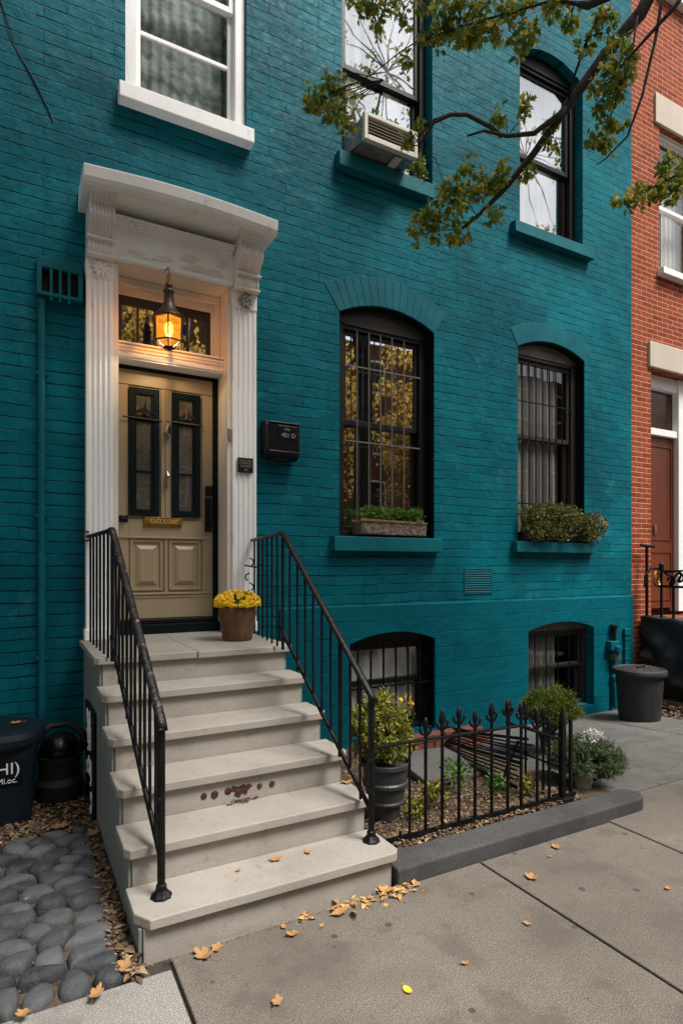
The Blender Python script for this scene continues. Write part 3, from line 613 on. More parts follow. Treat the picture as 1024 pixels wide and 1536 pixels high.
# transom bar with mouldings and transom light
tb = MB(); tb.box((.641, YW+.03, 3.13), (1.464, YW+.235, 3.25))
for k, (z, d) in enumerate(((3.235, .045), (3.215, .03), (3.195, .018), (3.15, .012))): tb.box((.641, YW+.03-d, z-.007*(k > 0)), (1.464, YW+.031, z+.013))
tb.build('transom_bar', 'white', ds, bevel=.003)
tf = MB(); tf.box((.642, YW+.155, 3.252), (.665, YW+.2, 3.788)); tf.box((1.40, YW+.155, 3.252), (1.463, YW+.2, 3.788)); tf.box((.665, YW+.156, 3.67), (1.40, YW+.2, 3.787)); tf.box((.642, YW+.115, 3.735), (1.463, YW+.154, 3.786)); tf.box((1.425, YW+.118, 3.253), (1.463, YW+.153, 3.734))
tf.build('transom_casing', 'cream', ds, bevel=.003)
td = MB(); x0, x1, z0, z1 = .666, 1.399, 3.253, 3.669
td.box((x0, YW+.17, z0), (x0+.035, YW+.20, z1)); td.box((x1-.035, YW+.17, z0), (x1, YW+.20, z1)); td.box((x0+.035, YW+.171, z1-.07), (x1-.035, YW+.20, z1)); td.box((x0+.035, YW+.171, z0), (x1-.035, YW+.20, z0+.02))
for x in (.82, .95, 1.08, 1.21): td.box((x-.008, YW+.172, z0+.02), (x+.008, YW+.198, z1-.07))
tw = td.build('transom_window', 'brownblack', house, bevel=.002)
MB().box((x0+.03, YW+.184, z0+.015), (x1-.03, YW+.188, z1-.06)).build('pane', 'glass', tw)
MB().box((x0, YW+.5, z0-.3), (x1, YW+.52, z1+.2)).build('room_lining', 'room', tw)

# ---- door
yd = YW+.20
d = MB(); d.box((.655, yd, 1.135), (1.425, yd+.045, 3.105))
door = d.build('front_door', 'tan', house, bevel=.003)
fm = MB(); fm.box((.641, yd-.02, 1.135), (.654, yd+.06, 3.128)); fm.box((1.427, yd-.035, 1.05), (1.464, yd+.06, 3.128)); fm.box((.655, yd-.03, 3.107), (1.427, yd+.06, 3.129))
fm.build('door_frame', 'teal_dark', house, bevel=.003)
st = MB(); y0, y1 = yd-.014, yd+.001
st.box((.657, y0, 2.985), (1.423, y1, 3.103)); st.box((.657, y0, 1.135), (.75, y1, 2.98)); st.box((1.335, y0, 1.135), (1.423, y1, 2.98)); st.box((1.0, y0, 1.93), (1.085, y1, 2.98)); st.box((1.036, y0-.008, 1.95), (1.050, y0, 2.97))
st.box((.75, y0, 1.79), (1.335, y1, 1.925)); st.box((.75, y0, 1.137), (1.335, y1, 1.33)); st.box((1.028, y0, 1.331), (1.052, y1, 1.789)); st.box((.657, y0-.010, 1.775), (1.40, y0-.0005, 1.792)); st.box((.657, y0-.012, 1.325), (1.423, y0-.0005, 1.342)); st.box((.657, y0-.006, 1.30), (1.423, y0-.0005, 1.312))
st.build('stiles_and_rails', 'tan', door, bevel=.003)
for (a, b) in ((.765, 1.015), (1.065, 1.32)):
    p = MB(); c, e = (a+b)/2, 1.56; 
    p.prism([(a, 1.36), (b, 1.36), (b, 1.765), (a, 1.765)], yd-.003, yd-.0005)
    ins = MB(); 
    for i0, i1, ya, yb in ((.0, .02, yd-.012, yd-.012), (.045, .075, yd-.004, yd-.020)):
        o4 = [(a+i0, 1.36+i0), (b-i0, 1.36+i0), (b-i0, 1.765-i0), (a+i0, 1.765-i0)]; i4 = [(a+i1, 1.36+i1), (b-i1, 1.36+i1), (b-i1, 1.765-i1), (a+i1, 1.765-i1)]
        vs = [(x, ya, z) for x, z in o4]+[(x, yb, z) for x, z in i4]+[(x, yd, z) for x, z in o4]
        fs = [(k, (k+1) % 4, (k+1) % 4+4, k+4) for k in range(4)]+[(k, (k+1) % 4, (k+1) % 4+8, k+8) for k in range(4)]
        if i0 > .01: fs.append((4, 5, 6, 7))
        else: vs += [(x, yd, z) for x, z in i4]; fs += [(k+4, (k+1) % 4+4, (k+1) % 4+12, k+12) for k in range(4)]
        ins.add(vs, fs)
    ins.build('raised_panel', 'tan', door, bevel=.0015)
for j, (a, b) in enumerate(((.752, .985), (1.085, 1.315))):
    f = MB(); z0, z1 = 1.955, 2.965; w = .045
    f.box((a, yd-.034, z0), (a+w, yd-.0145, z1)); f.box((b-w, yd-.034, z0), (b, yd-.0145, z1)); f.box((a+w, yd-.033, z1-.05), (b-w, yd-.0145, z1)); f.box((a+w, yd-.033, z0), (b-w, yd-.0145, z0+.05)); f.box((a+w, yd-.033, 2.70), (b-w, yd-.0145, 2.75))
    f.box((a+w, yd-.026, z0+.05), (a+w+.012, yd-.0145, z1-.05)); f.box((b-w-.02, yd-.026, z0+.05), (b-w, yd-.0145, z1-.05)); f.box((a+w, yd-.028, 2.30), (b-w, yd-.016, 2.312))
    lf = f.build('glazed_light', 'teal_dark', door, bevel=.002)
    MB().box((a+.02, yd-.0145, z0+.02), (b-.02, yd-.0142+.0002, z1-.02)).build('blind', 'taupe' if j else 'doorblind', door)
    MB().box((a+w, yd-.019, z0+.05), (b-w, yd-.0165, z1-.05)).build('pane', 'glass_dim', door)
    h = MB(); h.tube([(a-.05, yd-.04, 2.722), (b+.02, yd-.04, 2.716)], .006, 6)
    c = (a+b)/2; h.tube([(c-.06, yd-.03, 2.775), (c-.02, yd-.03, 2.80), (c+.02, yd-.03, 2.80), (c+.07, yd-.03, 2.765)], .006, 6); h.tube([(c, yd-.032, 2.75), (c+.01, yd-.032, 2.86)], [.018, .003], 6)
    h.build('iron_rod', 'bronze' if j else 'black', door)
hd = MB(); hd.box((1.355, yd-.04, 1.84), (1.412, yd-.014, 2.12)); hd.box((1.358, yd-.05, 2.14), (1.415, yd-.014, 2.22)); hd.tube([(1.385, yd-.045, 1.9), (1.385, yd-.085, 1.92), (1.385, yd-.085, 2.05), (1.385, yd-.045, 2.07)], .009, 8)
hd.build('door_handle', 'black', door, bevel=.004)
k = MB(); k.lathe((.71, yd-.03, 1.925), [(.002, -.02), (.02, -.017), (.026, 0), (.02, .017), (.002, .02)], 14); k.box((.675, yd-.022, 1.90), (.745, yd-.014, 1.952)); k.build('door_knob', 'black', door, bevel=.003)
ms = MB(); ms.box((.865, yd-.03, 1.875), (1.165, yd-.0142, 1.945)); ms.box((.88, yd-.034, 1.89), (1.15, yd-.03, 1.93)); msd = ms.build('mail_slot_plate', 'brass', door, bevel=.003)
text_mesh('lettering', 'ESGULURE', .047, 'lettering_gold', door, (1.02, yd-.036, 1.911), FRONT, .001)
kn = MB(); kn.tube([(1.05, yd-.03, 2.70), (1.03, yd-.045, 2.63), (1.06, yd-.045, 2.60), (1.03, yd-.03, 2.56)], [.010, .014, .010, .006], 7); kn.build('knocker', 'silver', door)
MB().tube([(1.045, yd-.03, 2.32), (1.05, yd-.05, 2.28), (1.035, yd-.045, 2.24), (1.045, yd-.03, 2.18)], [.006, .013, .010, .006], 7).build('chain_latch', 'silver', door)
text_mesh('door_number', '4', .12, 'black', door, (1.05, yd-.034, 2.64), Euler((R(90), R(12), 0)), .003)
MB().box((.641, YW+.10, 1.021), (1.464, YW+.255, 1.095)).build('threshold', 'teal_dark', house, bevel=.006)
MB().box((.641, YW+.16, 1.096), (1.464, YW+.255, 1.133)).build('threshold', 'black', house, bevel=.006)
db = MB(); db.box((1.512, YF-.0, 2.58), (1.53, YF+.02, 2.66))
mbp = MB(); mbp.box((1.468, YW-.095, 2.57), (1.492, YW-.075, 2.66)); mbp.lathe((1.48, YW-.10, 2.56), [(.002, -.012), (.010, -.008), (.010, .004), (.002, .008)], 8)
tag(rebase(mbp.build('doorbell', 'silver', None, bevel=.002), (1.48, YW-.08, 2.56)), 'small tarnished doorbell on the white door casing, right of the door', 'doorbell')

# ---- things on the facade
pl = thing('plaque', 'small black number plaque on the right white pilaster', 'plaque', (1.605, YF-.02, 2.31))
MB().box((1.545, YF-.022, 2.312), (1.668, YF+.004, 2.43)).build('plate', 'black', pl, bevel=.002)
for z, s, t in ((2.405, .022, 'CHAREL BEEL'), (2.385, .022, 'COMMERCIAL'), (2.362, .024, 'NO SHEER'), (2.333, .032, '23')): text_mesh('lettering', t, s*.82, 'lettering_grey', pl, (1.607, YF-.0232, z), FRONT, .0004)
mbx = thing('mailbox', 'black wall mailbox on the teal brick beside the right pilaster', 'mailbox', (1.93, YW, 2.44))
b = MB(); b.prism([(YW-.002, 2.47), (YW-.07, 2.44), (YW-.13, 2.475), (YW-.145, 2.52), (YW-.145, 2.72), (YW-.13, 2.755), (YW-.002, 2.775)], 1.775, 2.08, 'x'); b.build('body', 'black', mbx, bevel=.012, seg=3)
b = MB(); b.box((1.80, YW-.152, 2.51), (2.065, YW-.144, 2.735)); b.box((1.87, YW-.157, 2.61), (2.045, YW-.151, 2.72)); b.box((1.795, YW-.158, 2.738), (2.07, YW-.12, 2.748)); b.box((1.795, YW-.158, 2.50), (2.07, YW-.144, 2.508)); b.build('front_flap', 'glossblack', mbx, bevel=.003)
text_mesh('lettering', '401 D', .05, 'lettering_grey', mbx, (1.965, YW-.159, 2.64), FRONT, .0008)
text_mesh('lettering', 'MAIL', .024, 'lettering_grey', mbx, (1.955, YW-.159, 2.69), FRONT, .0006)
b = MB(); b.lathe((1.925, YW-.07, 2.43), [(.002, 0), (.06, .004), (.075, .02), (.07, .035)], 16, sy=.6); b.build('newspaper_ring', 'black', mbx, smooth=True)

# lantern ---------------------------------------------------------
LX, LY = .97, YW-.24; LZ = 3.225
lan = thing('hanging_lantern', 'lit bronze lantern with amber glass hanging above the door', 'lantern', (LX, LY, LZ-.05))
b = MB(); b.tube([(LX, YW-.12, 3.79), (LX, LY+.02, 3.775), (LX, LY, 3.74), (LX, LY, 3.60)], .0055, 6); b.tube([(LX-.012, LY, 3.64), (LX-.012, LY, 3.70), (LX, LY, 3.73), (LX+.012, LY, 3.70), (LX+.012, LY, 3.64)], .005, 6); b.build('hook', 'brass', lan)
b = MB(); b.lathe((LX, LY, LZ), [(.012, .42), (.022, .41), (.024, .385), (.016, .375), (.034, .365), (.034, .35), (.028, .34), (.032, .28), (.048, .235), (.075, .195), (.102, .17), (.104, .16), (.09, .158)], 24); b.build('cap', 'bronze', lan, smooth=True)
b = MB()
for k in range(6):
    a = 2*math.pi*(k+.25)/6; a2 = 2*math.pi*(k+1.25)/6; p = lambda an, r, z: (LX+r*math.cos(an), LY+r*math.sin(an), LZ+z)
    b.tube([p(a, .094, .165), p(a, .086, .0)], .0055, 6); b.tube([p(a, .086, 0), p(a2, .086, 0)], .006, 6); b.tube([p(a, .094, .16), p(a2, .094, .16)], .005, 6)
    b.tube([p(a, .086, 0), p(a, .045, -.035), p(a, .012, -.05)], .004, 6)
b.lathe((LX, LY, LZ), [(.002, -.06), (.014, -.055), (.014, -.045), (.04, -.038), (.002, -.034)], 12); b.build('lantern_cage', 'bronze', lan)
b = MB(); b.lathe((LX, LY, LZ), [(.084, .008), (.092, .158)], 6); b.v = [(LX+((x-LX)*math.cos(R(15))-(y-LY)*math.sin(R(15))), LY+((x-LX)*math.sin(R(15))+(y-LY)*math.cos(R(15))), z) for x, y, z in b.v]; b.f = b.f[:-2]
mg = NT('amber_glass'); mg.t.nodes.remove(mg.b); tr = mg.n('BsdfTransparent'); tr.inputs[0].default_value = (1, .50, .12, 1); em = mg.n('Emission'); em.inputs[0].default_value = (1, .36, .03, 1); em.inputs[1].default_value = 1.0
ms_ = mg.n('MixShader'); mg.l(mg.rng(mg.noise(30, 4), .35, .65, .45, .8), ms_.inputs[0]); mg.l(tr.outputs[0], ms_.inputs[1]); mg.l(em.outputs[0], ms_.inputs[2]); mg.l(ms_.outputs[0], mg.out.inputs[0]); M['amber'] = mg.m
b.build('glass', 'amber', lan)
b = MB(); b.lathe((LX, LY, LZ), [(.002, .04), (.016, .045), (.028, .08), (.024, .12), (.01, .14), (.002, .142)], 14); b.build('bulb', 'bulb', lan, smooth=True)
for ch in lan.children:
    if ch.name.startswith('hook'): continue
    ch.data.transform(Matrix.Translation((0, 0, .32)) @ Matrix.Diagonal((1.17, 1.17, 1.05, 1)) @ Matrix.Translation((0, 0, -.32)))
ll = bpy.data.lights.new('lantern_light', 'POINT'); ll.energy = 7.5; ll.color = (1, .66, .33); ll.shadow_soft_size = .012
lo = bpy.data.objects.new('lantern_light', ll); COL.objects.link(lo); lo.parent = lan; lo.location = (0, -.0, .065)

# wall vent left + downpipe
vb = thing('wall_vent', 'teal painted vent box with dark slots on the wall at the left edge', 'vent', (.25, YW, 3.43))
b = MB(); b.box((.105, YW-.075, 3.645), (.40, YW+.0, 3.72)); b.box((.105, YW-.075, 3.47), (.135, YW, 3.645)); b.box((.37, YW-.075, 3.47), (.40, YW, 3.645)); b.box((.105, YW-.078, 3.45), (.40, YW, 3.475)); b.build('casing', 'teal_plain', vb, bevel=.004)
b = MB()
for x in (.195, .252, .310): b.box((x-.009, YW-.073, 3.42), (x+.009, YW-.055, 3.66))
b.build('slats', 'teal_plain', vb, bevel=.003)
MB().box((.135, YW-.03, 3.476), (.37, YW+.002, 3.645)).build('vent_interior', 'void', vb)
b = MB(); b.tube([(.135, YW-.03, 3.44), (.135, YW-.03, 2.4), (.137, YW-.03, 1.2), (.14, YW-.03, .02)], .024, 12)
for z in (2.9, 1.9, .9): b.box((.10, YW-.045, z), (.175, YW-.0, z+.02))
tag(rebase(b.build('downpipe', 'teal_plain', smooth=False), (.14, YW-.03, 0)), 'slim teal painted downpipe running down from the vent box', 'pipe')
# vent grating right of the lower window
vg = thing('wall_vent', 'square louvered teal vent in the brick between the lower windows', 'vent', (4.155, YW, 1.265))
b = MB(); b.box((3.965, YW-.008, 1.268), (3.985, YW+.0, 1.532)); b.box((4.33, YW-.008, 1.268), (4.35, YW, 1.532)); b.box((3.985, YW-.0085, 1.268), (4.33, YW, 1.282)); b.box((3.985, YW-.0085, 1.518), (4.33, YW, 1.532)); b.build('frame', 'teal_plain', vg, bevel=.002)
b = MB()
for k in range(10):
    z = 1.285+k*.0235; b.prism([(YW-.004, z), (YW+.0, z+.020), (YW-.0005, z+.021), (YW-.009, z+.004)], 3.985, 4.33, 'x')
b.build('louvers', 'teal_plain', vg)
MB().box((3.985, YW-.003, 1.283), (4.33, YW-.001, 1.517)).build('vent_interior', 'teal_dark', vg)
# thin cables on the brick, upper left
b = MB(); b.tube([V(-30, -40, 4.35), V(0, 52, 4.38), V(18, 110, 4.40), V(44, 150, 4.41), V(68, 190, 4.42), V(78, 212, 4.43)], .0045, 6)
for i in range(6): pass
b.v = [(x, YW-.006+(.0045*math.sin(k*1.3)), z) for k, (x, y, z) in enumerate(b.v)]
tag(b.build('wall_cable', 'black'), 'thin black cable stapled to the teal brick in the upper left corner', 'cable')

# meter and pipe fittings at right
gm = thing('gas_meter', 'small teal painted meter with black valve and pipe on the wall above the bin', 'meter', (6.16, YW-.02, .1))
b = MB(); b.tube([(6.20, YW-.06, .84), (6.20, YW-.06, .60)], [.03, .02], 10); b.lathe((6.20, YW-.06, .83), [(.045, 0), (.05, .01), (.045, .03), (.002, .035)], 12); b.build('valve', 'black', gm)
b = MB(); b.box((6.10, YW-.10, .56), (6.25, YW-.022, .67)); b.lathe((6.20, YW-.10, .52), [(.02, 0), (.045, .01), (.045, .09), (.02, .10)], 12); b.build('body', 'teal_plain', gm, bevel=.01)
b = MB(); b.box((6.17, YW-.11, .43), (6.26, YW-.022, .52)); b.build('dial', 'silver', gm, bevel=.01)
b = MB(); b.tube([(6.20, YW-.05, .43), (6.20, YW-.05, .25), (6.20, YW-.05, -.12)], .022, 10); b.lathe((6.20, YW-.05, .20), [(.03, 0), (.034, .01), (.034, .05), (.03, .06)], 12); b.build('pipe', 'teal_plain', gm, smooth=True)
cb = MB(); cb.box((6.42, YW-.05, .20), (6.50, YW-.022, .72)); cb.box((6.405, YW-.06, .72), (6.515, YW-.022, .80))
for z in (.3, .42, .54, .66): cb.box((6.412, YW-.055, z), (6.508, YW-.022, z+.02))
tag(rebase(cb.build('conduit_box', 'teal_plain', bevel=.005), (6.46, YW-.02, .2)), 'narrow teal painted conduit strip on the wall next to the gas meter', 'conduit')

# air conditioner --------------------------------------------------
ac = thing('air_conditioner', 'off white window air conditioner sticking out over the teal sill', 'air conditioner', (2.98, YW-.1, 5.28))
A0, A1, AY0, AY1, AZ0, AZ1 = 2.635, 3.20, YW-.27, YW+.16, 5.285, 5.525
b = MB(); t = .035
b.box((A0, AY0, AZ0), (A0+t, AY0+.05, AZ1)); b.box((A1-t, AY0, AZ0), (A1, AY0+.05, AZ1)); b.box((A0+t, AY0+.001, AZ1-t), (A1-t, AY0+.05, AZ1)); b.box((A0+t, AY0+.001, AZ0), (A1-t, AY0+.05, AZ0+t*1.3)); b.build('front_frame', 'acwhite', ac, bevel=.005)
MB().box((A0+.008, AY0+.05, AZ0+.008), (A1-.008, AY1, AZ1-.008)).build('body', 'acmetal', ac, bevel=.004)
b = MB()
for k in range(5):
    z = AZ0+.05+k*.028; b.prism([(AY0+.014, z), (AY0+.045, z+.026), (AY0+.045, z+.032), (AY0+.012, z+.007)], A0+t, A1-t, 'x')
b.box((A0+t, AY0+.046, AZ0+.04), (A1-t, AY0+.0495, AZ1-.03)); b.build('louvers', 'acgrill', ac)
b = MB(); b.add([(A0-.07, YW+.10, AZ0-.02), (A0+.002, AY0+.055, AZ0), (A0+.002, AY0+.055, AZ1-.05), (A0-.02, YW+.02, AZ1+.02), (A0-.07, YW+.10, AZ1-.0), (A0-.07, YW+.105, AZ0-.02), (A0+.006, AY0+.06, AZ0), (A0+.006, AY0+.06, AZ1-.05), (A0-.016, YW+.025, AZ1+.02), (A0-.066, YW+.105, AZ1-.0)], [(0, 1, 2, 3, 4), (9, 8, 7, 6, 5), (0, 5, 6, 1), (1, 6, 7, 2), (2, 7, 8, 3), (3, 8, 9, 4)]); b.build('side_panel', 'acmetal', ac)
b = MB(); b.prism([(AY0+.07, AZ0-.001), (YW-.03, 5.272), (YW+.04, 5.272), (YW+.05, AZ0-.001)], 3.0, 3.08, 'x'); b.build('support_bracket', 'acwhite', ac)

# ================================================================== RED BRICK HOUSE
red = thing('red_brick_townhouse', 'red brick townhouse with pale stone lintels at the right edge', 'house', (9.5, YW, 0))
mb = MB(); YR = YW+.03; RX0, RX1 = 6.60, 13.5
RW = [(7.20, 8.15, 5.36, 7.20, 0), (7.20, 8.15, 8.95, 10.6, 0), (9.6, 10.6, 5.36, 7.20, 0), (9.6, 10.6, 1.9, 4.0, 0), (11.8, 12.8, 5.36, 7.2, 0)]
RD = [(7.03, .9), (7.03, 4.07), (8.72, 4.07), (8.72, .9)]
wall_with_holes(mb, [(RX0, -.3), (RX1, -.3), (RX1, 11.4), (RX0, 11.4)], [hole(s) for s in RW]+[RD], YR, .24)
mb.add([(RX0, YR, -.3), (RX0, YR+9, -.3), (RX0, YR+9, 11.4), (RX0, YR, 11.4), (RX1, YR, -.3), (RX1, YR+9, -.3), (RX1, YR+9, 11.4), (RX1, YR, 11.4)], [(0, 3, 2, 1), (4, 5, 6, 7), (3, 7, 6, 2)])
mb.build('wall', 'red', red)
_h = house; house = red
for i, s in enumerate(RW):
    f = add_window(s, 'white', 'white', 'glass_dim' if i != 1 else 'glass', yf=YR+.07, jamb=.05, curtain=[(s[0], s[0]+.36, s[2], s[3], 'curtain', .02, .09), (s[0]+.5, s[1], s[2], s[3], 'curtain', .02, .1)], sill=(s[0]-.04, s[1]+.04, s[2]-.085, s[2], .06), silmat='white')
    if i != 1: MB().prism([(s[0]-.11, s[3]+.003), (s[1]+.11, s[3]+.003), (s[1]+.11, s[3]+.38), (s[0]-.11, s[3]+.38)], YR-.03, YR+.03).build('lintel', 'stone_lintel', f, bevel=.008)
house = _h
rdm = simple('amber_brown_glass', (.07, .022, .010), (.03, .012, .008), .2, 2, 5, .002)
for a0, a1 in ((7.05, 7.77), (7.98, 8.70)):
    d = MB(); d.box((a0, YR+.17, 1.0), (a1, YR+.21, 3.27)); rd = d.build('door', 'wood_red', red, bevel=.004)
    p = MB()
    for z0_, z1_ in ((1.1, 1.75), (1.9, 3.15)):
        p.box((a0+.06, YR+.160, z0_), (a0+.075, YR+.17, z1_)); p.box((a1-.075, YR+.160, z0_), (a1-.06, YR+.17, z1_)); p.box((a0+.075, YR+.1605, z0_), (a1-.075, YR+.17, z0_+.015)); p.box((a0+.075, YR+.1605, z1_-.015), (a1-.075, YR+.17, z1_))
    p.build('panel_moulding', 'wood_red', rd); MB().box((a0, YR+.19, 3.37), (a1, YR+.2, 3.88)).build('transom_pane', rdm, rd)
b = MB(); b.box((7.032, YR+.12, .95), (7.049, YR+.23, 4.06)); b.box((7.771, YR+.10, .95), (7.979, YR+.23, 4.06)); b.box((8.701, YR+.12, .95), (8.718, YR+.23, 4.06))
for a0, a1 in ((7.05, 7.77), (7.98, 8.70)): b.box((a0, YR+.121, 3.275), (a1, YR+.23, 3.365)); b.box((a0, YR+.121, 3.885), (a1, YR+.23, 4.06))
b.build('door_casing', 'white', rd, bevel=.006)
MB().box((7.33, YR+.15, 1.98), (7.375, YR+.17, 2.10)).build('lock_plate', 'silver', rd, bevel=.003)
MB().box((6.965, YR-.035, 4.075), (8.85, YR+.02, 4.40)).build('door_lintel', 'stone_lintel', rd, bevel=.01)
# stoop next door hidden under a tarpaulin
nb = thing('neighbour_stoop', 'stone stoop of the red brick house behind the black tarpaulin', 'stoop', (7.7, 4.2, 0))
MB().box((7.0, YR-1.25, -.2), (8.4, YR-.001, .88)).build('platform', 'kerb', nb, bevel=.01)
for k in range(4): MB().box((7.02, YR-1.25-.27*(k+1), -.2), (8.38, YR-1.251-.27*k, .88-.21*(k+1))).build('step', 'kerb', nb, bevel=.01)
tp = MB(); n = 44; k_ = 18; vs = []; fs = []; ya, yb = 4.69, 3.15; tx = 6.76
for i in range(n+1):
    u_ = i/n; y = ya+(yb-ya)*u_; zt = .935-.04*u_+.008*math.sin(i*.7); zb = .44-.62*min(1, u_*1.35)+.03*math.sin(i*.4)
    for j in range(k_+1):
        v_ = j/k_; z = zt+(max(zb, -.12)-zt)*v_
        x = tx-.10*v_*u_**.5+.035*math.sin(y*13+v_*6)*v_+.02*math.sin(y*27-v_*9)*v_+.02*math.sin(v_*11+y*4)
        vs.append((x, y, z))
for i in range(n):
    for j in range(k_): a = i*(k_+1)+j; fs.append((a, a+1, a+k_+2, a+k_+1))
q = len(vs); m2 = 30
for i in range(m2+1):                                # front fall, out of the picture
    x = tx+1.9*i/m2
    for j in range(9):
        v_ = j/8; vs.append((x, yb-.06*v_+.03*math.sin(x*12+v_*4)*v_, .89+(-.05-.89)*v_))
for i in range(m2):
    for j in range(8): a = q+i*9+j; fs.append((a, a+1, a+10, a+9))
q = len(vs)
for i in range(n+1):
    y = ya+(yb-ya)*i/n; z = .935-.04*i/n+.008*math.sin(i*.7)
    for j in range(5): vs.append((tx+.03+.30*j/4 if j else tx+.02*math.sin(y*4), y, z+(.006*math.sin(j+i*.3) if j else 0)))
for i in range(n):
    for j in range(4): a = q+i*5+j; fs.append((a, a+1, a+6, a+5))
tpo = tp.add(vs, fs).build('tarpaulin', 'tarp', smooth=True); tag(rebase(tpo, (tx, 3.9, 0)), 'black tarpaulin hanging from the railing base below the red brown door', 'tarpaulin')
tpo.modifiers.new('thick', 'SOLIDIFY').thickness = .006
rl = thing('iron_railing', 'black iron railing with ring scrollwork in front of the red brown door', 'railing', (6.82, 4.2, .93))
RX = 6.83
for y in (4.46, 4.31, 4.15, 3.98, 3.8): MB().bar((RX, y, .93), (RX, y, 1.30 if y != 4.46 else 1.52), .024).build('post', 'iron', rl, bevel=.003)
MB().bar((RX, 4.50, 1.315), (RX, 3.6, 1.30), .04, .028).build('top_rail', 'iron', rl, bevel=.003)
def ring(c, r, t, n=22, nrm='y'):
    return [(c[0]+r*math.cos(2*math.pi*k/n), c[1]+.25*r*math.cos(2*math.pi*k/n), c[2]+r*math.sin(2*math.pi*k/n)) for k in range(n+1)]
b = MB(); c0 = (RX-.02, 4.50, 1.40); b.tube(ring(c0, .095, 0), .013, 6); b.tube(ring(c0, .045, 0), .009, 6)
for k in range(5): a = k*1.2566; b.tube([c0, (c0[0]+.095*math.cos(a), c0[1], c0[2]+.095*math.sin(a))], .006, 5)
b.build('ring', 'brass', rl)
b = MB(); b.tube([(RX-.14, 4.58, 1.30), (RX-.13, 4.58, 1.45), (RX-.05, 4.56, 1.53), (RX+.06, 4.5, 1.52), (RX+.12, 4.45, 1.44)], .016, 7)
for y, z, r_ in ((4.34, 1.38, .045), (4.24, 1.42, .05), (4.14, 1.39, .05), (4.05, 1.44, .05)):
    b.tube([(RX, y+r_*math.cos(t*.5), z+r_*math.sin(t*.5)) for t in range(11)], .013, 6); b.tube([(RX-.02, y, z-.05), (RX, y-.03, z+.05), (RX+.02, y+.04, z+.08)], [.02, .013, .005], 6)
b.tube([(RX, 4.42, 1.49), (RX, 4.2, 1.50), (RX, 4.05, 1.56)], [.02, .012, .02], 7); b.tube([(RX, 4.46, 1.50), (RX, 4.46, 1.58), (RX, 4.46, 1.60)], [.03, .03, .01], 8)
b.build('scrollwork', 'iron', rl)
b = MB(); b.bar((6.80, 4.63, .93), (6.80, 4.63, 1.80), .028); b.tube([(6.70, 4.64, 1.815), (6.93, 4.62, 1.80)], .02, 8)
tag(rebase(b.build('grab_post', 'iron', bevel=.003), (6.80, 4.63, .93)), 'black T shaped grab post standing at the corner of the red brick wall', 'post')
b = MB(); b.bar((6.66, 4.60, -.08), (6.72, 3.95, -.07), .09, .10); b.bar((6.722, 3.94, -.07), (6.80, 3.0, -.05), .09, .10)
tag(rebase(b.build('edging_timber', 'timber', bevel=.01), (6.7, 4.1, -.12)), 'worn yellow timber edging lying on the ground below the tarpaulin', 'timber')

# ================================================================== STOOP
SX0, SX1 = .415, 1.600; RZ = .17
FY = [2.385, 2.645, 2.905, 3.165, 3.43, 3.69]
stp = thing('entrance_stoop', 'beige painted stone stoop with six treads leading up to the tan door', 'stoop', (1.0, 3.4, 0))
prof = [(FY[0]+.03, -.1)]
for k in range(6):
    prof += [(FY[k]+.03, RZ*(k+1)-.045)]
    if k < 5: prof += [(FY[k+1]+.03, RZ*(k+1)-.045)]
prof += [(YW+.09, RZ*6-.045), (YW+.09, -.1)]
MB().prism(prof, SX0+.012, SX1-.02, 'x').build('steps_body', 'stoop', stp, bevel=.004)
prof2 = [(y+(-.012 if i == 0 else 0), z) for i, (y, z) in enumerate(prof)]
MB().prism([(FY[0]+.045, -.1)]+[(y+.012, z-.004) for y, z in prof[1:-2]]+[(YW+.005, RZ*6-.05), (YW+.005, -.1)], SX0-.004, SX0+.011, 'x').build('side_wall', 'cheek', stp, bevel=.003)
MB().prism([(FY[0]+.045, -.2)]+[(y+.012, z-.004) for y, z in prof[1:-2]]+[(YW-.025, RZ*6-.05), (YW-.025, -.2)], SX1-.019, SX1-.004, 'x').build('side_wall', 'cheek', stp, bevel=.003)
for k in range(6):
    y0 = FY[k]; y1 = (FY[k+1]+.028) if k < 5 else YW+.095; zt = RZ*(k+1); rr = random.Random(k)
    a, c = SX0-.020+rr.uniform(-.004, .004), SX1+.022+rr.uniform(-.006, .006)
    if k == 5: a, c = SX0-.035, SX1+.035
    ch = .05 if k == 0 else .022
    if k < 5:
        poly = [(a+ch, y0), (c-.03, y0), (c, y0+.035), (c, y1), (a, y1), (a, y0+ch*1.6)]
        MB().prism(poly, zt-.044, zt, 'z').build('tread', 'stoop', stp, bevel=.006, seg=3)
    else:
        sp = .98
        MB().prism([(a+ch, y0), (sp-.0025, y0), (sp-.0025, YW-.025), (a, YW-.025), (a, y0+ch)], zt-.044, zt, 'z').build('tread', 'stoop', stp, bevel=.007, seg=3)
        MB().prism([(sp+.0025, y0-.004), (c-.03, y0-.004), (c, y0+.03), (c, YW-.025), (sp+.0025, YW-.025)], zt-.046, zt-.002, 'z').build('tread', 'stoop', stp, bevel=.007, seg=3)
MB().box((.47, YW-.0245, zt-.044), (1.66, YW+.12, zt-.001)).build('door_landing', 'stoop', stp)
# rust spots and corroded hole on a riser
b = MB(); rr = random.Random(4); yr = FY[2]+.03
for x, r in ((.81, .016), (.865, .019), (.935, .018), (1.105, .014), (1.175, .016)):
    n = 10; b.tube([(x, yr+.004, .398+.008*rr.random()), (x, yr-.004, .40)], [r*1.25, r*.9], n)
n = 26; pts = []
for k in range(n): a = 2*math.pi*k/n; q = 1+.45*rr.uniform(-1, 1); pts.append((1.005+.046*q*math.cos(a), .400+.028*q*math.sin(a)))
b.prism(pts, yr-.003, yr+.003)
b.build('rust_patches', 'rust', stp)
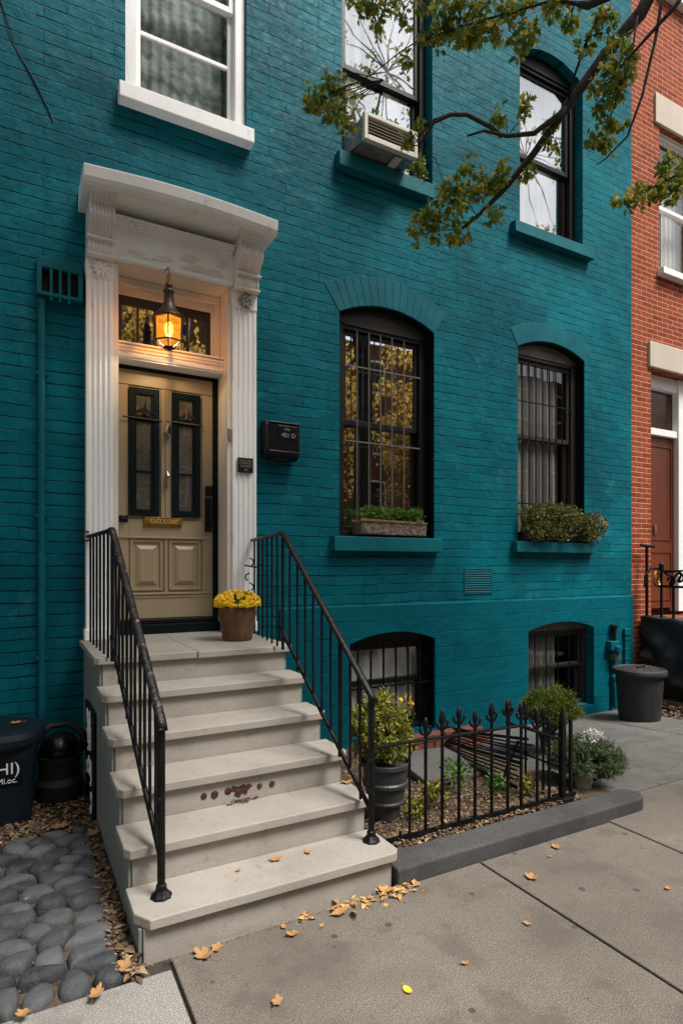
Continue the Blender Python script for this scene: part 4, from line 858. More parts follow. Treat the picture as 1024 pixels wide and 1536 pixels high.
# ---- railings
def railing(name, label, newel, bend, wall_pt, worn, ntop, nsl, extra=None):
    nx, ny = newel; root = thing(name, label, 'railing', (nx, ny, RZ), 'iron hand railings on the stoop')
    P0 = Vector((nx, ny, .905)); P1 = Vector(bend); P2 = Vector(wall_pt)
    tr = MB(); d0 = (P0-P1).normalized()
    pts = [P0+d0*.035+Vector((0, 0, -.012)), P0]; 
    for k in range(1, 12): pts.append(P0.lerp(P1, k/12))
    pts += [P1+Vector((0, -.03, -.018)), P1+Vector((0, .02, .006)), P1.lerp(P2, .12), P1.lerp(P2, .5), P2]
    n = 10; rad = .018; vs = []; fs = []
    for i, p in enumerate(pts):
        dd = (pts[min(i+1, len(pts)-1)]-pts[max(0, i-1)]).normalized(); r = Vector((1, 0, 0)); u = dd.cross(r)*-1; u = r.cross(dd)
        for k in range(n):
            a = 2*math.pi*k/n; vs.append(p+r*math.cos(a)*rad*1.15+u*math.sin(a)*rad*.72)
    for i in range(len(pts)-1):
        for k in range(n): fs.append((i*n+k, i*n+(k+1) % n, (i+1)*n+(k+1) % n, (i+1)*n+k))
    fs += [tuple(range(n)), tuple((len(pts)-1)*n+k for k in range(n))]
    tr.add(vs, fs).build('handrail', 'iron_worn' if worn else 'iron', root, smooth=True)
    B0 = Vector((nx, ny+.012, .33)); B1 = Vector((P1.x, P1.y+.015, 1.13))
    b = MB(); b.tube([B0, B0.lerp(B1, .25)-Vector((0, 0, .008)), B0.lerp(B1, .5)-Vector((0, 0, .004)), B0.lerp(B1, .75)+Vector((0, 0, .006)), B1-Vector((0, .04, .02)), B1+Vector((0, .005, .03))], .0125, 8); b.build('bottom_rail', 'iron', root, smooth=True)
    b = MB(); b.tube([(nx, ny, RZ+.015), (nx, ny, .5), P0-Vector((0, 0, .008))], .0165, 10); b.lathe((nx, ny, RZ), [(.045, 0), (.045, .008), (.034, .018), (.024, .03), (.022, .05), (.017, .055)], 8); b.build('newel_post', 'iron', root)
    for k in range(1, nsl+1):
        t = k/(nsl+1); a = B0.lerp(B1, t); c = P0.lerp(P1, t); rr = random.Random(k+nsl)
        thick = (k == extra)
        lo_ = -.05 if thick else rr.choice((-.005, -.005, -.06))
        MB().tube([(a.x, c.y, a.z+lo_), (a.x+rr.uniform(-.003, .003), c.y, (a.z+c.z)/2), (c.x, c.y, c.z-.008)], .0125 if thick else .0075, 8).build('baluster', 'iron', root)
    for k in range(ntop+1):
        t = k/(ntop+.6); c = P1.lerp(P2, t)
        MB().tube([(c.x, c.y, 1.02), (c.x, c.y, c.z-.008)], .0105 if k == 0 else .0075, 8).build('baluster', 'iron', root)
    return root, P2
r1, p = railing('stoop_railing', 'black iron railing with worn peeling handrail on the left side of the stoop', (.520, 2.535), (.455, 3.52, 1.755), (.435, YF-.01, 1.765), True, 6, 10)
b = MB(); b.tube([(.435, YF-.004, 1.80), (.40, YF-.03, 1.80), (.385, YF-.05, 1.765), (.40, YF-.06, 1.73), (.435, YF-.03, 1.74)], .007, 6); b.build('wall_hook', 'iron', r1)
r2, p = railing('stoop_railing', 'smooth black iron railing on the right side of the stoop beside the garden', (1.552, 2.545), (1.475, 3.50, 1.765), (1.665, YF-.012, 1.765), False, 6, 9, 3)
b = MB(); x, y = 1.62, YF-.07
for z, sg in ((1.62, 1), (1.50, -1), (1.42, 1), (1.36, -1)): b.tube([(x, y, z), (x+.03*sg, y, z-.015), (x+.035*sg, y, z-.045), (x+.015*sg, y, z-.06)], .006, 6)
b.bar((x-.04, y, 1.56), (x+.06, y, 1.545), .012); b.build('scroll_ornament', 'iron', r2)

# ================================================================== FOLIAGE TOOLS
def leaf(mb, p, d, up, L, W, curl=.15, lobes=0):
    d = d.normalized(); s = d.cross(up); s = s.normalized() if s.length > 1e-4 else Vector((1, 0, 0)); n = s.cross(d)
    if lobes:
        pts = [p, p+d*L*.25+s*W*.5, p+d*L*.38+s*W*.28, p+d*L*.62+s*W*.55-n*L*curl*.4, p+d*L*.72+s*W*.22, p+d*L-n*L*curl, p+d*L*.72-s*W*.22, p+d*L*.62-s*W*.55-n*L*curl*.4, p+d*L*.38-s*W*.28, p+d*L*.25-s*W*.5, p+d*L*.5+n*L*.03]
        o = len(mb.v); mb.v += [tuple(q) for q in pts]
        for k in range(10): mb.f.append((o+k, o+(k+1) % 10, o+10))
    else:
        o = len(mb.v); mb.v += [tuple(q) for q in (p, p+d*L*.45+s*W/2+n*L*.06, p+d*L-n*L*curl, p+d*L*.45-s*W/2+n*L*.06, p+d*L*.45-n*L*.03)]
        mb.f += [(o, o+1, o+4), (o+1, o+2, o+4), (o+2, o+3, o+4), (o+3, o, o+4)]
def rv(rnd): 
    while True:
        v = Vector((rnd.uniform(-1, 1), rnd.uniform(-1, 1), rnd.uniform(-1, 1)))
        if .05 < v.length < 1: return v.normalized()
def clump(mb, rnd, c, rad, n, L, W, outward=1.0, droop=0, lobes=0, shell=.45):
    c = Vector(c); rad = Vector(rad) if hasattr(rad, '__len__') else Vector((rad,)*3)
    for _ in range(n):
        v = rv(rnd); r = shell+(1-shell)*rnd.random()**.7; p = c+Vector((v.x*rad.x, v.y*rad.y, v.z*rad.z))*r
        d = (v*outward+rv(rnd)*.8+Vector((0, 0, .3-droop))); s = rnd.uniform(.7, 1.25); leaf(mb, p, d, rv(rnd), L*s, W*s, rnd.uniform(0, .3), lobes)

# ---- mum pot on the landing
PX, PY, PZ = 1.385, 4.13, 1.02
pt = thing('potted_mum', 'brown pot of yellow chrysanthemums on the top landing of the stoop', 'potted plant', (PX, PY, PZ))
b = MB(); b.lathe((PX, PY, PZ), [(.098, 0), (.104, .006), (.118, .08), (.132, .17), (.136, .178), (.137, .232), (.131, .238), (.124, .225), (.120, .20)], 36); b.build('pot', 'basket', pt, smooth=True, bevel=.002)
rnd = random.Random(11); b = MB(); clump(b, rnd, (PX, PY, PZ+.25), (.135, .135, .07), 420, .04, .022); b.build('foliage', 'leaf_conifer', pt, recalc=False)
b = MB()
for _ in range(340):
    v = rv(rnd); v.z = abs(v.z)*.9-.22; v.normalize(); p = Vector((PX, PY, PZ+.268))+Vector((v.x*.166, v.y*.166, v.z*.092)); nrm = (v+rv(rnd)*.35).normalized(); s_ = rnd.uniform(.7, 1.1)
    t1 = nrm.orthogonal().normalized(); t2 = nrm.cross(t1); o = len(b.v); n = 9; b.v.append(tuple(p+nrm*.009*s_))
    for k in range(n*2):
        a = math.pi*k/n; rr_ = (.0185 if k % 2 == 0 else .012)*s_; b.v.append(tuple(p+(t1*math.cos(a)+t2*math.sin(a))*rr_-nrm*.003))
    for k in range(n*2): b.f.append((o, o+1+k, o+1+(k+1) % (2*n)))
b.build('blossoms', 'petal_yellow', pt, recalc=False)

# ---- window boxes
wb = thing('window_box', 'rough bark trough of bright green leaves on the sill of the left lower window', 'window box', (3.05, YW+.0, 1.835), 'planters on the window sills')
b = MB(); rnd = random.Random(21); bx0, bx1, by0, by1, bz0, bz1 = 2.715, 3.44, YW-.075, YW+.095, 1.838, 1.985
nx = 40
def roughbox(b, x0, x1, y0, y1, z0, z1, nx, ny, nz, amp):
    bm = bmesh.new(); bmesh.ops.create_cube(bm, size=1); bmesh.ops.subdivide_edges(bm, edges=bm.edges, cuts=10, use_grid_fill=True); me = bpy.data.meshes.new('t')
    vs = []
    for v in bm.verts:
        p = Vector((x0+(v.co.x+.5)*(x1-x0), y0+(v.co.y+.5)*(y1-y0), z0+(v.co.z+.5)*(z1-z0)))
        q = mnoise.noise_vector(p*22)*amp+mnoise.noise_vector(p*60)*amp*.5; q.z *= (.3 if v.co.z < -.49 else 1); vs.append(p+q)
    fs = [tuple(w.index for w in f.verts) for f in bm.faces]; bm.free(); b.add(vs, fs)
roughbox(b, bx0, bx1, by0, by1, bz0+.006, bz1-.02, 1, 1, 1, .010); b.build('trough', 'bark_box', wb, smooth=True)
b = MB(); b.prism([(bx0-.01, bz1-.018), (bx1+.01, bz1-.03), (bx1+.01, bz1-.012), (bx0-.01, bz1+.004)], by0-.008, by0+.012); b.prism([(bx0-.01, bz1-.018), (bx1+.01, bz1-.03), (bx1+.01, bz1-.012), (bx0-.01, bz1+.004)], by1-.012, by1); b.build('rim', 'timber', wb)
b = MB()
for k in range(44): clump(b, rnd, (bx0+.07+(bx1-bx0-.1)*rnd.random(), YW+.0+rnd.uniform(-.04, .05), 2.015+rnd.uniform(-.02, .05)), (.055, .05, .05), 42, .034, .022)
b.build('foliage', 'leaf_green', wb, recalc=False)
wb2 = thing('window_box', 'dense bronze green bush overflowing the sill of the right lower window', 'window box', (5.2, YW, 1.835), 'planters on the window sills')
MB().box((4.76, YW-.065, 1.836), (5.72, YW+.09, 1.93)).build('trough', 'brownblack', wb2, bevel=.01)
b = MB(); rnd = random.Random(5)
for k in range(150):
    t = rnd.random(); x = 4.78+1.12*t; h = .26*math.sin(math.pi*min(1, .22+t*.66))**.6; z = 1.87+rnd.random()*h*1.25+(.04 if t > .9 else 0)
    clump(b, rnd, (x, YW-.06+rnd.uniform(-.09, .08), z+.01), (.085, .07, .06), 70, .03, .021)
b.build('foliage', 'leaf_box', wb2, recalc=False)
b = MB()
for x, z in ((5.97, 2.05), (5.93, 2.08), (5.90, 2.12), (6.0, 2.03)): clump(b, rnd, (x, YW-.1, z), .022, 14, .028, .02)
b.build('orange_blossoms', leafmat('orange_petals', [(.7, .35, .12), (.8, .5, .25)]), wb2, recalc=False)

for (x, y, z, sx_, n_, lab) in ((2.98, YW-.03, 5.55, .13, 26, 'green leafy plant in front of the pane on top of the air conditioner'), (3.33, YW-.02, 5.35, .09, 22, 'trailing leafy plant in a small dark pot right of the air conditioner')):
    wp = thing('window_plant', lab, 'plant', (x, y, z-.08), 'plants around the air conditioner'); MB().lathe((x, y, z-.062 if z > 5.5 else z-.073), [(.035, 0), (.045, .07), (.047, .08), (.04, .08)], 14).build('pot', 'greypot', wp, smooth=False)
    b = MB(); rnd = random.Random(n_)
    for _ in range(n_): clump(b, rnd, (x+rnd.uniform(-sx_, sx_), y+rnd.uniform(-.05, .05), z+rnd.uniform(-.03, .15)), .045, 26, .036, .022)
    b.build('foliage', 'leaf_green' if z > 5.5 else 'leaf_conifer', wp, recalc=False)
# ---- kerb, fence, garden
kp = [(1.612, 2.395), (3.42, 2.395)]+[(3.45+.10*math.sin(t), 2.485-.09*math.cos(t)) for t in [math.pi*k/12 for k in range(1, 12)]]+[(3.42, 2.575), (1.612, 2.575)]
o = MB().prism(kp, -.05, .080, 'z').build('garden_kerb', 'kerb', bevel=.014, seg=3); tag(rebase(o, (2.45, 2.485, 0)), 'dark grey stone kerb with rounded end edging the front garden', 'kerb')
FYY = 2.66
fc = thing('garden_fence', 'low black iron picket fence with spear points around the front garden', 'fence', (2.5, FYY, 0))
fx0, fx1 = 1.80, 3.052
def topz(x): return .597-.02*(x-1.8)/.9 if x < 2.70 else .577-(x-2.70)*.40
b = MB(); b.tube([(1.62, FYY-.02, .60), (fx0, FYY, .597), (2.2, FYY, topz(2.2)), (2.70, FYY, .577), (fx1, FYY, topz(fx1))], .010, 8); b.build('top_rail', 'iron', fc)
b = MB(); b.bar((1.66, FYY, .085), (fx1+.12, FYY, .075), .016, .022); b.build('bottom_rail', 'iron', fc)
def spear(b, x, y, z, s=1):
    b.lathe((x, y, z), [(.011, -.01), (.017*s, 0), (.011, .012), (.025*s, .035), (.023*s, .055), (.013*s, .085), (.002, .12*s)], 8, sy=.7)
    for sg in (-1, 1): b.tube([(x+.005*sg, y, z-.012), (x+.030*sg, y, z+.002), (x+.040*sg, y, z+.026), (x+.028*sg, y, z+.040)], [.008, .008, .007, .004], 6)
px_ = [1.805, 1.866, 1.974, 2.089, 2.209, 2.328, 2.456, 2.583, 2.693, 2.829, 2.934]
for i, x in enumerate(px_):
    zt = topz(x); hi = .685+.02*math.sin(i*2.1) if x < 2.72 else zt+.07
    b = MB(); b.tube([(x, FYY, .02+.03*((i*7) % 3)/2), (x, FYY, hi-.04)], .0095 if i > 1 else .007, 8)
    if i < 2: b = MB().tube([(x, FYY, .02), (x, FYY, zt-.002 if i else .12)], .0075, 8)
    p_ = b.build('picket', 'iron', fc)
    if i > 1: sb = MB(); spear(sb, x, FYY, hi-.04, .74+.2*(i % 3 == 0)); sb.build('spear_point', 'iron', p_, smooth=True)
b = MB(); b.box((fx1-.017, FYY-.017, .0), (fx1+.017, FYY+.017, .53)); b.lathe((fx1, FYY, .53), [(.020, 0), (.024, .02), (.018, .05), (.002, .13)], 8); b.build('corner_post', 'iron', fc, bevel=.003)
b = MB(); b.bar((fx1+.10, FYY+.02, .0), (fx1+.10, FYY+.02, .56), .020); b.box((fx1-.03, FYY-.045, -.02), (fx1+.06, FYY+.06, .075)); b.build('gate_post', 'black', fc, bevel=.003)
b = MB(); ex, ey = fx1+.05, FYY+.55
b.tube([(fx1, FYY, .44), (ex, ey, .42)], .009, 8); b.tube([(fx1, FYY, .26), (ex, ey, .24)], .008, 8); b.build('side_rail', 'iron', fc)
for k in range(1, 4):
    t = k/3.2; x, y = fx1+(ex-fx1)*t, FYY+(ey-FYY)*t; b = MB(); b.tube([(x, y, -.08), (x, y, .52-.03*t)], .008, 8); q = b.build('picket', 'iron', fc); sb = MB(); spear(sb, x, y, .52-.03*t); sb.build('spear_point', 'iron', q, smooth=True)
# grille of thin bars lying aslant in the bed
b = MB(); rnd = random.Random(8)
A1, B1, A2, B2 = Vector((3.17, 4.15, -.02)), Vector((2.84, 2.90, .10)), Vector((3.40, 4.28, .10)), Vector((3.09, 2.98, .34))
for k in range(13):
    t = k/12; a = A1.lerp(A2, t)+Vector((0, 0, rnd.uniform(-.01, .01))); c = B1.lerp(B2, t)+Vector((rnd.uniform(-.02, .02), rnd.uniform(-.05, .05), rnd.uniform(-.012, .012))); b.tube([a, a.lerp(c, .5)-Vector((0, 0, .012)), c], .012 if k in (0, 6, 12) else .0065, 6)
for t in (.12, .9): b.bar(A1.lerp(B1, t)-Vector((0, 0, .01)), A2.lerp(B2, t)-Vector((0, 0, .01)), .014)
tag(rebase(b.build('iron_grate', 'iron'), (3.1, 3.6, 0)), 'black iron grate of thin bars lying aslant behind the garden fence', 'grate')
# low brick edging by the wall
b = MB(); rnd = random.Random(2)
for r_ in range(3):
    for k in range(4): x = 2.80+.105*k*2+(.1 if r_ % 2 else 0); b.box((x, 4.05+rnd.uniform(-.01, .01), -.07+r_*.066), (x+.2, 4.15, -.07+r_*.066+.06))
m_ = simple('loose_red_brick', (.22, .065, .04), (.14, .05, .035), .85, 14, 60, .003); tag(rebase(b.build('brick_edging', m_, bevel=.004), (3.15, 4.1, -.08)), 'low row of old red bricks at the back of the garden bed', 'brick edging')
# stepping flag in the bed
tag(rebase(MB().prism([(2.50, 3.38), (3.05, 3.30), (3.12, 3.95), (2.62, 4.0)], .0, .045, 'z').build('paving_flag', 'walk_back', bevel=.008), (2.8, 3.7, 0)), 'grey paving flag lying in the garden bed behind the fence', 'paving stone')

# ---- potted bush by the stoop
QX, QY = 1.965, 3.06; QZ = .02
pb = thing('potted_bush', 'yellow and green bush in a ribbed charcoal pot beside the stoop', 'potted plant', (QX, QY, QZ))
b = MB(); b.lathe((QX, QY, QZ), [(.075, 0), (.085, .004), (.10, .09), (.118, .095), (.122, .11), (.115, .12), (.122, .20), (.140, .205), (.142, .225), (.132, .235), (.138, .31), (.152, .318), (.154, .345), (.144, .348), (.135, .32)], 32); b.build('pot', 'greypot', pb, smooth=False, bevel=.002)
b = MB(); rnd = random.Random(31)
for _ in range(12): a = rnd.uniform(0, 6.28); b.tube([(QX, QY, QZ+.28), (QX+.07*math.cos(a), QY+.07*math.sin(a), QZ+.45), (QX+.15*math.cos(a), QY+.15*math.sin(a), QZ+.62+rnd.uniform(0, .15))], [.007, .005, .002], 5)
b.build('stems', 'bark', pb)
b = MB()
for _ in range(150):
    v = rv(rnd)*rnd.uniform(.35, 1); c = Vector((QX+.0, QY+.02, QZ+.535))+Vector((v.x*.19, v.y*.19, v.z*.205)); clump(b, rnd, c, .055, 46, .028, .018)
b.build('foliage', 'leaf_yellow', pb, recalc=False)
b = MB(); clump(b, rnd, (QX+.12, QY-.06, QZ+.70), .03, 14, .035, .025); b.build('yellow_blooms', 'petal_yellow', pb, recalc=False)
# ---- feathery shrub at rear, grey green shrub with white flowers
def feathery(name, label, base, stems, L, mat, spread, seed, h, droop=.0, group=None):
    root = thing(name, label, 'shrub', base, group); rnd = random.Random(seed); sb = MB(); lb = MB(); B = Vector(base)
    for _ in range(stems):
        v = rv(rnd); v.z = abs(v.z)*.95+(.15 if seed == 41 else .02); v.normalize(); tip = B+Vector((v.x*spread, v.y*spread, h*(.45+.55*v.z)*rnd.uniform(.75, 1.08))); mid = B.lerp(tip, .5)+Vector((0, 0, .12*h))+rv(rnd)*.02
        sb.tube([B, mid, tip-Vector((0, 0, droop*rnd.random()))], [.004, .003, .001], 4, False)
        for k in range(16):
            t = .35+.65*k/16; p = mid.lerp(tip, max(0, t*2-1)) if t > .5 else B.lerp(mid, t*2)
            for _q in range(3): leaf(lb, p, (tip-B).normalized()*.6+rv(rnd), rv(rnd), L*rnd.uniform(.7, 1.2), L*.13, .1)
    sb.build('stems', 'bark', root, recalc=False); lb.build('foliage', mat, root, recalc=False); return root
fs1 = feathery('feathery_shrub', 'feathery yellow green shrub in front of the right basement window', (4.12, 3.72, .05), 230, .06, 'leaf_conifer', .27, 41, .44)
MB().lathe((4.12, 3.72, gz(3.9, 3.72)), [(.07, 0), (.08, .01), (.10, .13), (.11, .15), (.10, .155)], 20).build('pot', 'greypot', fs1)
fs2 = feathery('flowering_shrub', 'grey green shrub with white blooms in a pale pot outside the fence corner', (3.52, 2.86, .0), 260, .045, 'leaf_grey', .27, 43, .36)
MB().lathe((3.42, 2.80, -.01), [(.045, 0), (.05, .01), (.062, .12), (.066, .15), (.058, .152)], 20).build('pot', 'clay', fs2)
b = MB(); rnd = random.Random(9)
for _ in range(17): clump(b, rnd, (3.50+rnd.uniform(-.06, .06), 2.80+rnd.uniform(-.04, .04), .355+rnd.uniform(-.03, .05)), .017, 12, .02, .014)
b.build('white_blooms', 'petal_white', fs2, recalc=False)
# ---- small bed plants
rnd = random.Random(61)
for i, (px, py, s, lab) in enumerate(((650, 1205, 1.0, 'small yellow green plant in the bed near the ribbed pot'), (700, 1190, 1.25, 'largest low green plant behind the middle of the fence'), (742, 1190, .8, 'small green plant behind the fence left of the grate'), (790, 1192, .7, 'small leafy plant nearest the fence corner post'), (622, 1225, .7, 'tiny pale plant at the foot of the ribbed pot'))):
    u = (px-512)/FOC; dpt = FOC*(CH-.04)/(py-850); c = Vector((dpt*(S_+C_*u), dpt*(C_-S_*u), .05)); 
    if i == 1: c.y += .1
    b = MB()
    for _ in range(int(9*s)): clump(b, rnd, c+Vector((rnd.uniform(-.07, .07)*s, rnd.uniform(-.06, .06)*s, rnd.uniform(.02, .12)*s)), .04*s, 24, .032, .02)
    tag(rebase(b.build('bedding_plant', 'leaf_green' if i in (1, 2) else 'leaf_yellow', recalc=False), c), lab, 'plant', 'low plants in the garden bed')

# ================================================================== BINS
BX, BY = -.115, 4.22
bn = thing('dustbin', 'dark blue plastic dustbin with white scrawl on its label at the left edge', 'bin', (BX, BY, 0), 'bins beside the house')
b = MB(); b.lathe((BX, BY, 0), [(.165, 0), (.18, .01), (.205, .30), (.222, .47), (.222, .48)], 40, sq=6); b.build('body', 'binblue', bn, bevel=.003)
b = MB(); b.lathe((BX, BY, 0), [(.225, .465), (.255, .468), (.262, .49), (.262, .525), (.25, .555), (.20, .573), (.08, .58), (.002, .58)], 40, sq=2.6); b.build('lid', 'binblue', bn, smooth=False, bevel=.003)
lb_ = MB(); lb_.prism([(-.16, .26), (.13, .26), (.13, .41), (-.16, .41)], -.006, .0); 
T = Matrix.Translation((BX, BY-.180, .0)) @ Matrix.Rotation(R(5.5), 4, 'X')
lb_.v = [tuple(T @ Vector(p)) for p in lb_.v]; lb_.build('label_plate', 'glossblack', bn, bevel=.003)
ry = Euler((R(95.5), 0, 0))
text_mesh('lettering', '7HI)', .10, 'lettering_white', bn, (BX+.03, BY-.187-.345*.096, .355), ry, .002)
text_mesh('lettering', 'Mi.oc.', .045, 'lettering_white', bn, (BX+.05, BY-.187-.285*.096, .285), ry, .002)
for (x, y, s) in ((-.18, 4.12, 1), (-.02, 4.1, 1.2)): pass
B2X, B2Y = .235, 4.38
bb = thing('domed_bin', 'small black bin with a glossy ball shaped lid between the dustbin and the stoop', 'bin', (B2X, B2Y, 0), 'bins beside the house')
b = MB(); b.lathe((B2X, B2Y, 0), [(.13, 0), (.14, .01), (.15, .12), (.125, .16), (.13, .26), (.14, .30), (.12, .32)], 28); b.build('body', 'binblack', bb, smooth=False, bevel=.003)
b = MB(); b.lathe((B2X, B2Y-.02, 0), [(.11, .25)]+[(.125*math.cos(a), .335+.115*math.sin(a)) for a in [-.5+2.05*k/12 for k in range(13)]], 28); b.build('lid', 'glossblack', bb, smooth=True)
b = MB(); b.tube([(B2X-.15, B2Y, .30), (B2X-.14, B2Y+.03, .42), (B2X-.05, B2Y+.05, .48), (B2X+.06, B2Y+.05, .48), (B2X+.14, B2Y+.03, .42), (B2X+.15, B2Y, .30)], .02, 8); b.build('handle', 'binblack', bb, smooth=True)
# graffitied board between bin and stoop
gb = thing('graffiti_board', 'narrow black board covered in white graffiti leaning against the stoop side', 'board', (.40, 4.1, 0))
MB().box((.387, 3.86, .02), (.402, 4.32, .66)).build('panel', 'black', gb, bevel=.003)
b = MB(); rnd = random.Random(12)
for k in range(16):
    y, z = rnd.uniform(3.92, 4.26), rnd.uniform(.08, .6); r = rnd.uniform(.02, .055); pts = [(.385, min(4.31, max(3.87, y+r*math.cos(a)*rnd.uniform(.5, 1.2))), min(.65, max(.03, z+r*1.5*math.sin(a)*rnd.uniform(.6, 1.2)))) for a in [q*.8 for q in range(8)]]; b.tube(pts, .0045, 5)
b.build('graffiti', 'lettering_white', gb)
# right bin
CX, CY = 5.98, 4.16; CZ = -.135
cbn = thing('trash_can', 'weathered black round trash can with lid by the right end of the teal wall', 'trash can', (CX, CY, CZ))
b = MB(); b.lathe((CX, CY, CZ), [(.19, 0), (.205, .008), (.212, .05), (.225, .25), (.243, .50), (.245, .515), (.235, .52)], 40); b.build('body', 'binblack', cbn, smooth=False, bevel=.003)
b = MB(); b.lathe((CX, CY, CZ), [(.25, .50), (.272, .505), (.278, .53), (.272, .56), (.25, .572), (.235, .56), (.10, .575), (.002, .58)], 40); b.build('lid', 'binblack', cbn, smooth=False, bevel=.003)
b = MB(); b.tube([(CX-.06, CY-.02, CZ+.575), (CX-.05, CY-.02, CZ+.60), (CX+.05, CY-.02, CZ+.60), (CX+.06, CY-.02, CZ+.575)], .012, 8); b.build('lid_handle', 'binblack', cbn, smooth=True)

# ================================================================== FALLEN LEAVES
def fallen(x, y, z, s, rot, mat, seed, curl=.3):
    rnd = random.Random(seed); n = 30; b = MB(); vs = [(0, 0, .004)]; fs = []; cx_, cy_ = rnd.uniform(.2, .7), rnd.uniform(.1, .6)
    for k in range(n):
        a = 2*math.pi*k/n; r = s*(.78+.06*math.sin(2*a) if mat == 'leaf_goldfall' else .55+.42*abs(math.sin(a*2.5+seed))**.7)+s*rnd.uniform(-.09, .09)*(mat != 'leaf_goldfall'); px, py = r*math.cos(a)*1.15, r*math.sin(a)*.8
        vs.append((px, py, .004+curl*s*(px/s)**2*cx_+curl*s*1.2*(py/s)**2*cy_+rnd.uniform(0, .05)*s))
    for k in range(n): fs.append((0, 1+k, 1+(k+1) % n))
    vs += [(s*1.1, .0, .01), (s*1.9, s*.2, .004), (s*1.88, s*.14, .002)]; fs.append((n+1, n+2, n+3))
    T = Matrix.Translation((x, y, z)) @ Matrix.Rotation(rot, 4, 'Z') @ Matrix.Rotation(rnd.uniform(-.12, .12), 4, 'X')
    b.v = [tuple(T @ Vector(p)) for p in vs]; b.f = fs
    o = b.build('fallen_leaf', mat, recalc=False); rebase(o, (x, y, z)); o.modifiers.new('thick', 'SOLIDIFY').thickness = .0012; return o
def onground(px, py, z=0):
    u = (px-512)/FOC; d_ = FOC*(CH-z)/(py-850); return d_*(S_+C_*u), d_*(C_-S_*u), z
LV = [(305, 1435, 0, .050, 'pale brown leaf at the foot of the stoop corner, nearest the sidewalk joint'), (325, 1424, 0, .035, 'smaller brown leaf touching the pale one by the stoop corner'), (438, 1404, 0, .032, 'orange leaf on the sidewalk in front of the bottom step'), (425, 1392, 0, .02, 'small crumpled leaf against the bottom riser'),
      (611, 1487, 0, .028, 'bright yellow leaf alone at the bottom of the sidewalk'), (415, 1505, 0, .030, 'pale tan leaf lowest on the sidewalk'), (797, 1318, 0, .040, 'orange brown leaf beside the sidewalk joint'), (790, 1387, 0, .022, 'small tan leaf on the middle of the right slab'), (833, 1272, 0, .035, 'tan leaf close to the kerb'), (824, 1286, 0, .014, 'tiny orange leaf just below the tan one near the kerb'),
      (1000, 1334, 0, .020, 'small leaf at the right edge of the sidewalk'), (697, 1447, 0, .020, 'thin dark twig like leaf on the sidewalk'), (413, 1291, .17, .034, 'curled tan leaf in the middle of the bottom tread'), (461, 1280, .17, .022, 'small orange leaf on the bottom tread right of the curled one'), (357, 1307, .17, .015, 'tiny brown leaf on the bottom tread left of the curled one'), (520, 1175, .34, .036, 'long olive leaf on the second tread near the right railing'), (490, 1170, .34, .018, 'tiny olive leaf at the back of the second tread'),
      (90, 1242, .02, .055, 'tan leaf at the back edge of the cobbles beside the blue bin'), (140, 1252, .02, .05, 'pale leaf beside the stoop at the top of the cobbles'), (145, 1493, .02, .04, 'orange leaf on the lowest cobble by the pale slab'), (35, 1523, .02, .030, 'small orange leaf on the cobbles at the bottom left'), (185, 1452, .02, .045, 'crumpled leaf between the cobbles and the stoop corner'), (40, 1350, .035, .012, 'tiny leaf scrap on the cobbles')]
for i, (px, py, z, s, lab) in enumerate(LV):
    x, y, zz = onground(px, py, z); rnd = random.Random(i)
    mt = 'leaf_goldfall' if i == 4 else 'leaf_dry'
    o = fallen(x, y, zz+.002, s*(.8 if z < .1 else .85), rnd.uniform(0, 6.28), mt, i, .6); tag(o, lab, 'leaf', 'fallen leaves on the ground and steps')
for i, (x, y, z, lab) in enumerate(((-.02, 4.16, .586, 'curled orange leaf on top of the dark blue bin lid'), (-.22, 4.2, .582, 'small orange leaf at the left of the blue bin lid'))):
    tag(fallen(x, y, z, .03, i, 'leaf_dry', 40+i), lab, 'leaf', 'fallen leaves on the ground and steps')
def litter(name, n, fn, L, mat, seed, lift=.012, big=0, tilt=.6):
    rnd = random.Random(seed); b = MB()
    for _ in range(n):
        x, y, z = fn(rnd); a = rnd.uniform(0, 6.28); d_ = Vector((math.cos(a), math.sin(a), rnd.uniform(-tilt, tilt)*.6)); up = Vector((rnd.uniform(-.5, .5)*tilt, rnd.uniform(-.5, .5)*tilt, 1))
        s = rnd.uniform(.6, 1.3)*L*(1 if rnd.random() > big else 1.9); leaf(b, Vector((x, y, z+rnd.random()*lift)), d_, up, s, s*rnd.uniform(.35, .65), rnd.uniform(-.2, .4))
    o = b.build(name, mat, recalc=False); tag(o, kind='stuff'); return o
def f_bed(r): x, y = r.uniform(1.62, 3.2), 2.63+2.05*r.random()**1.7; return x, y, .05+gz(x, y)*.8+.03*mnoise.noise(Vector((x*5, y*5, 3)))
def f_strip(r): y = 2.33+1.5*r.random(); x = .40-abs(r.gauss(0, .035))-.01; return x, y, .004
def f_back(r): x, y = r.uniform(-.6, .39), 3.78+.9*r.random()**1.3; return x, y, .0
def f_cob(r): x, y = .33-1.6*r.random()**1.8, 2.34+1.5*r.random(); return x, y, -.005
def f_foot(r): x = 1.66-.62*r.random()**1.7+r.gauss(0, .03); y = 2.385-abs(r.gauss(0, .04)) if x < 1.6 else 2.37-abs(r.gauss(0, .03)); return x, y, .002
def f_foot2(r): return r.gauss(.60, .045), 2.375-abs(r.gauss(0, .025)), .002
def f_yard(r): x = 6.95-.65*r.random()**1.3; y = 3.55+1.1*r.random(); return x, y, (-.085 if x > 6.52 else cz(x, y)+.004)
def f_stain(r): return r.gauss(1.01, .05), FY[2]+.028-abs(r.gauss(0, .012)), .342
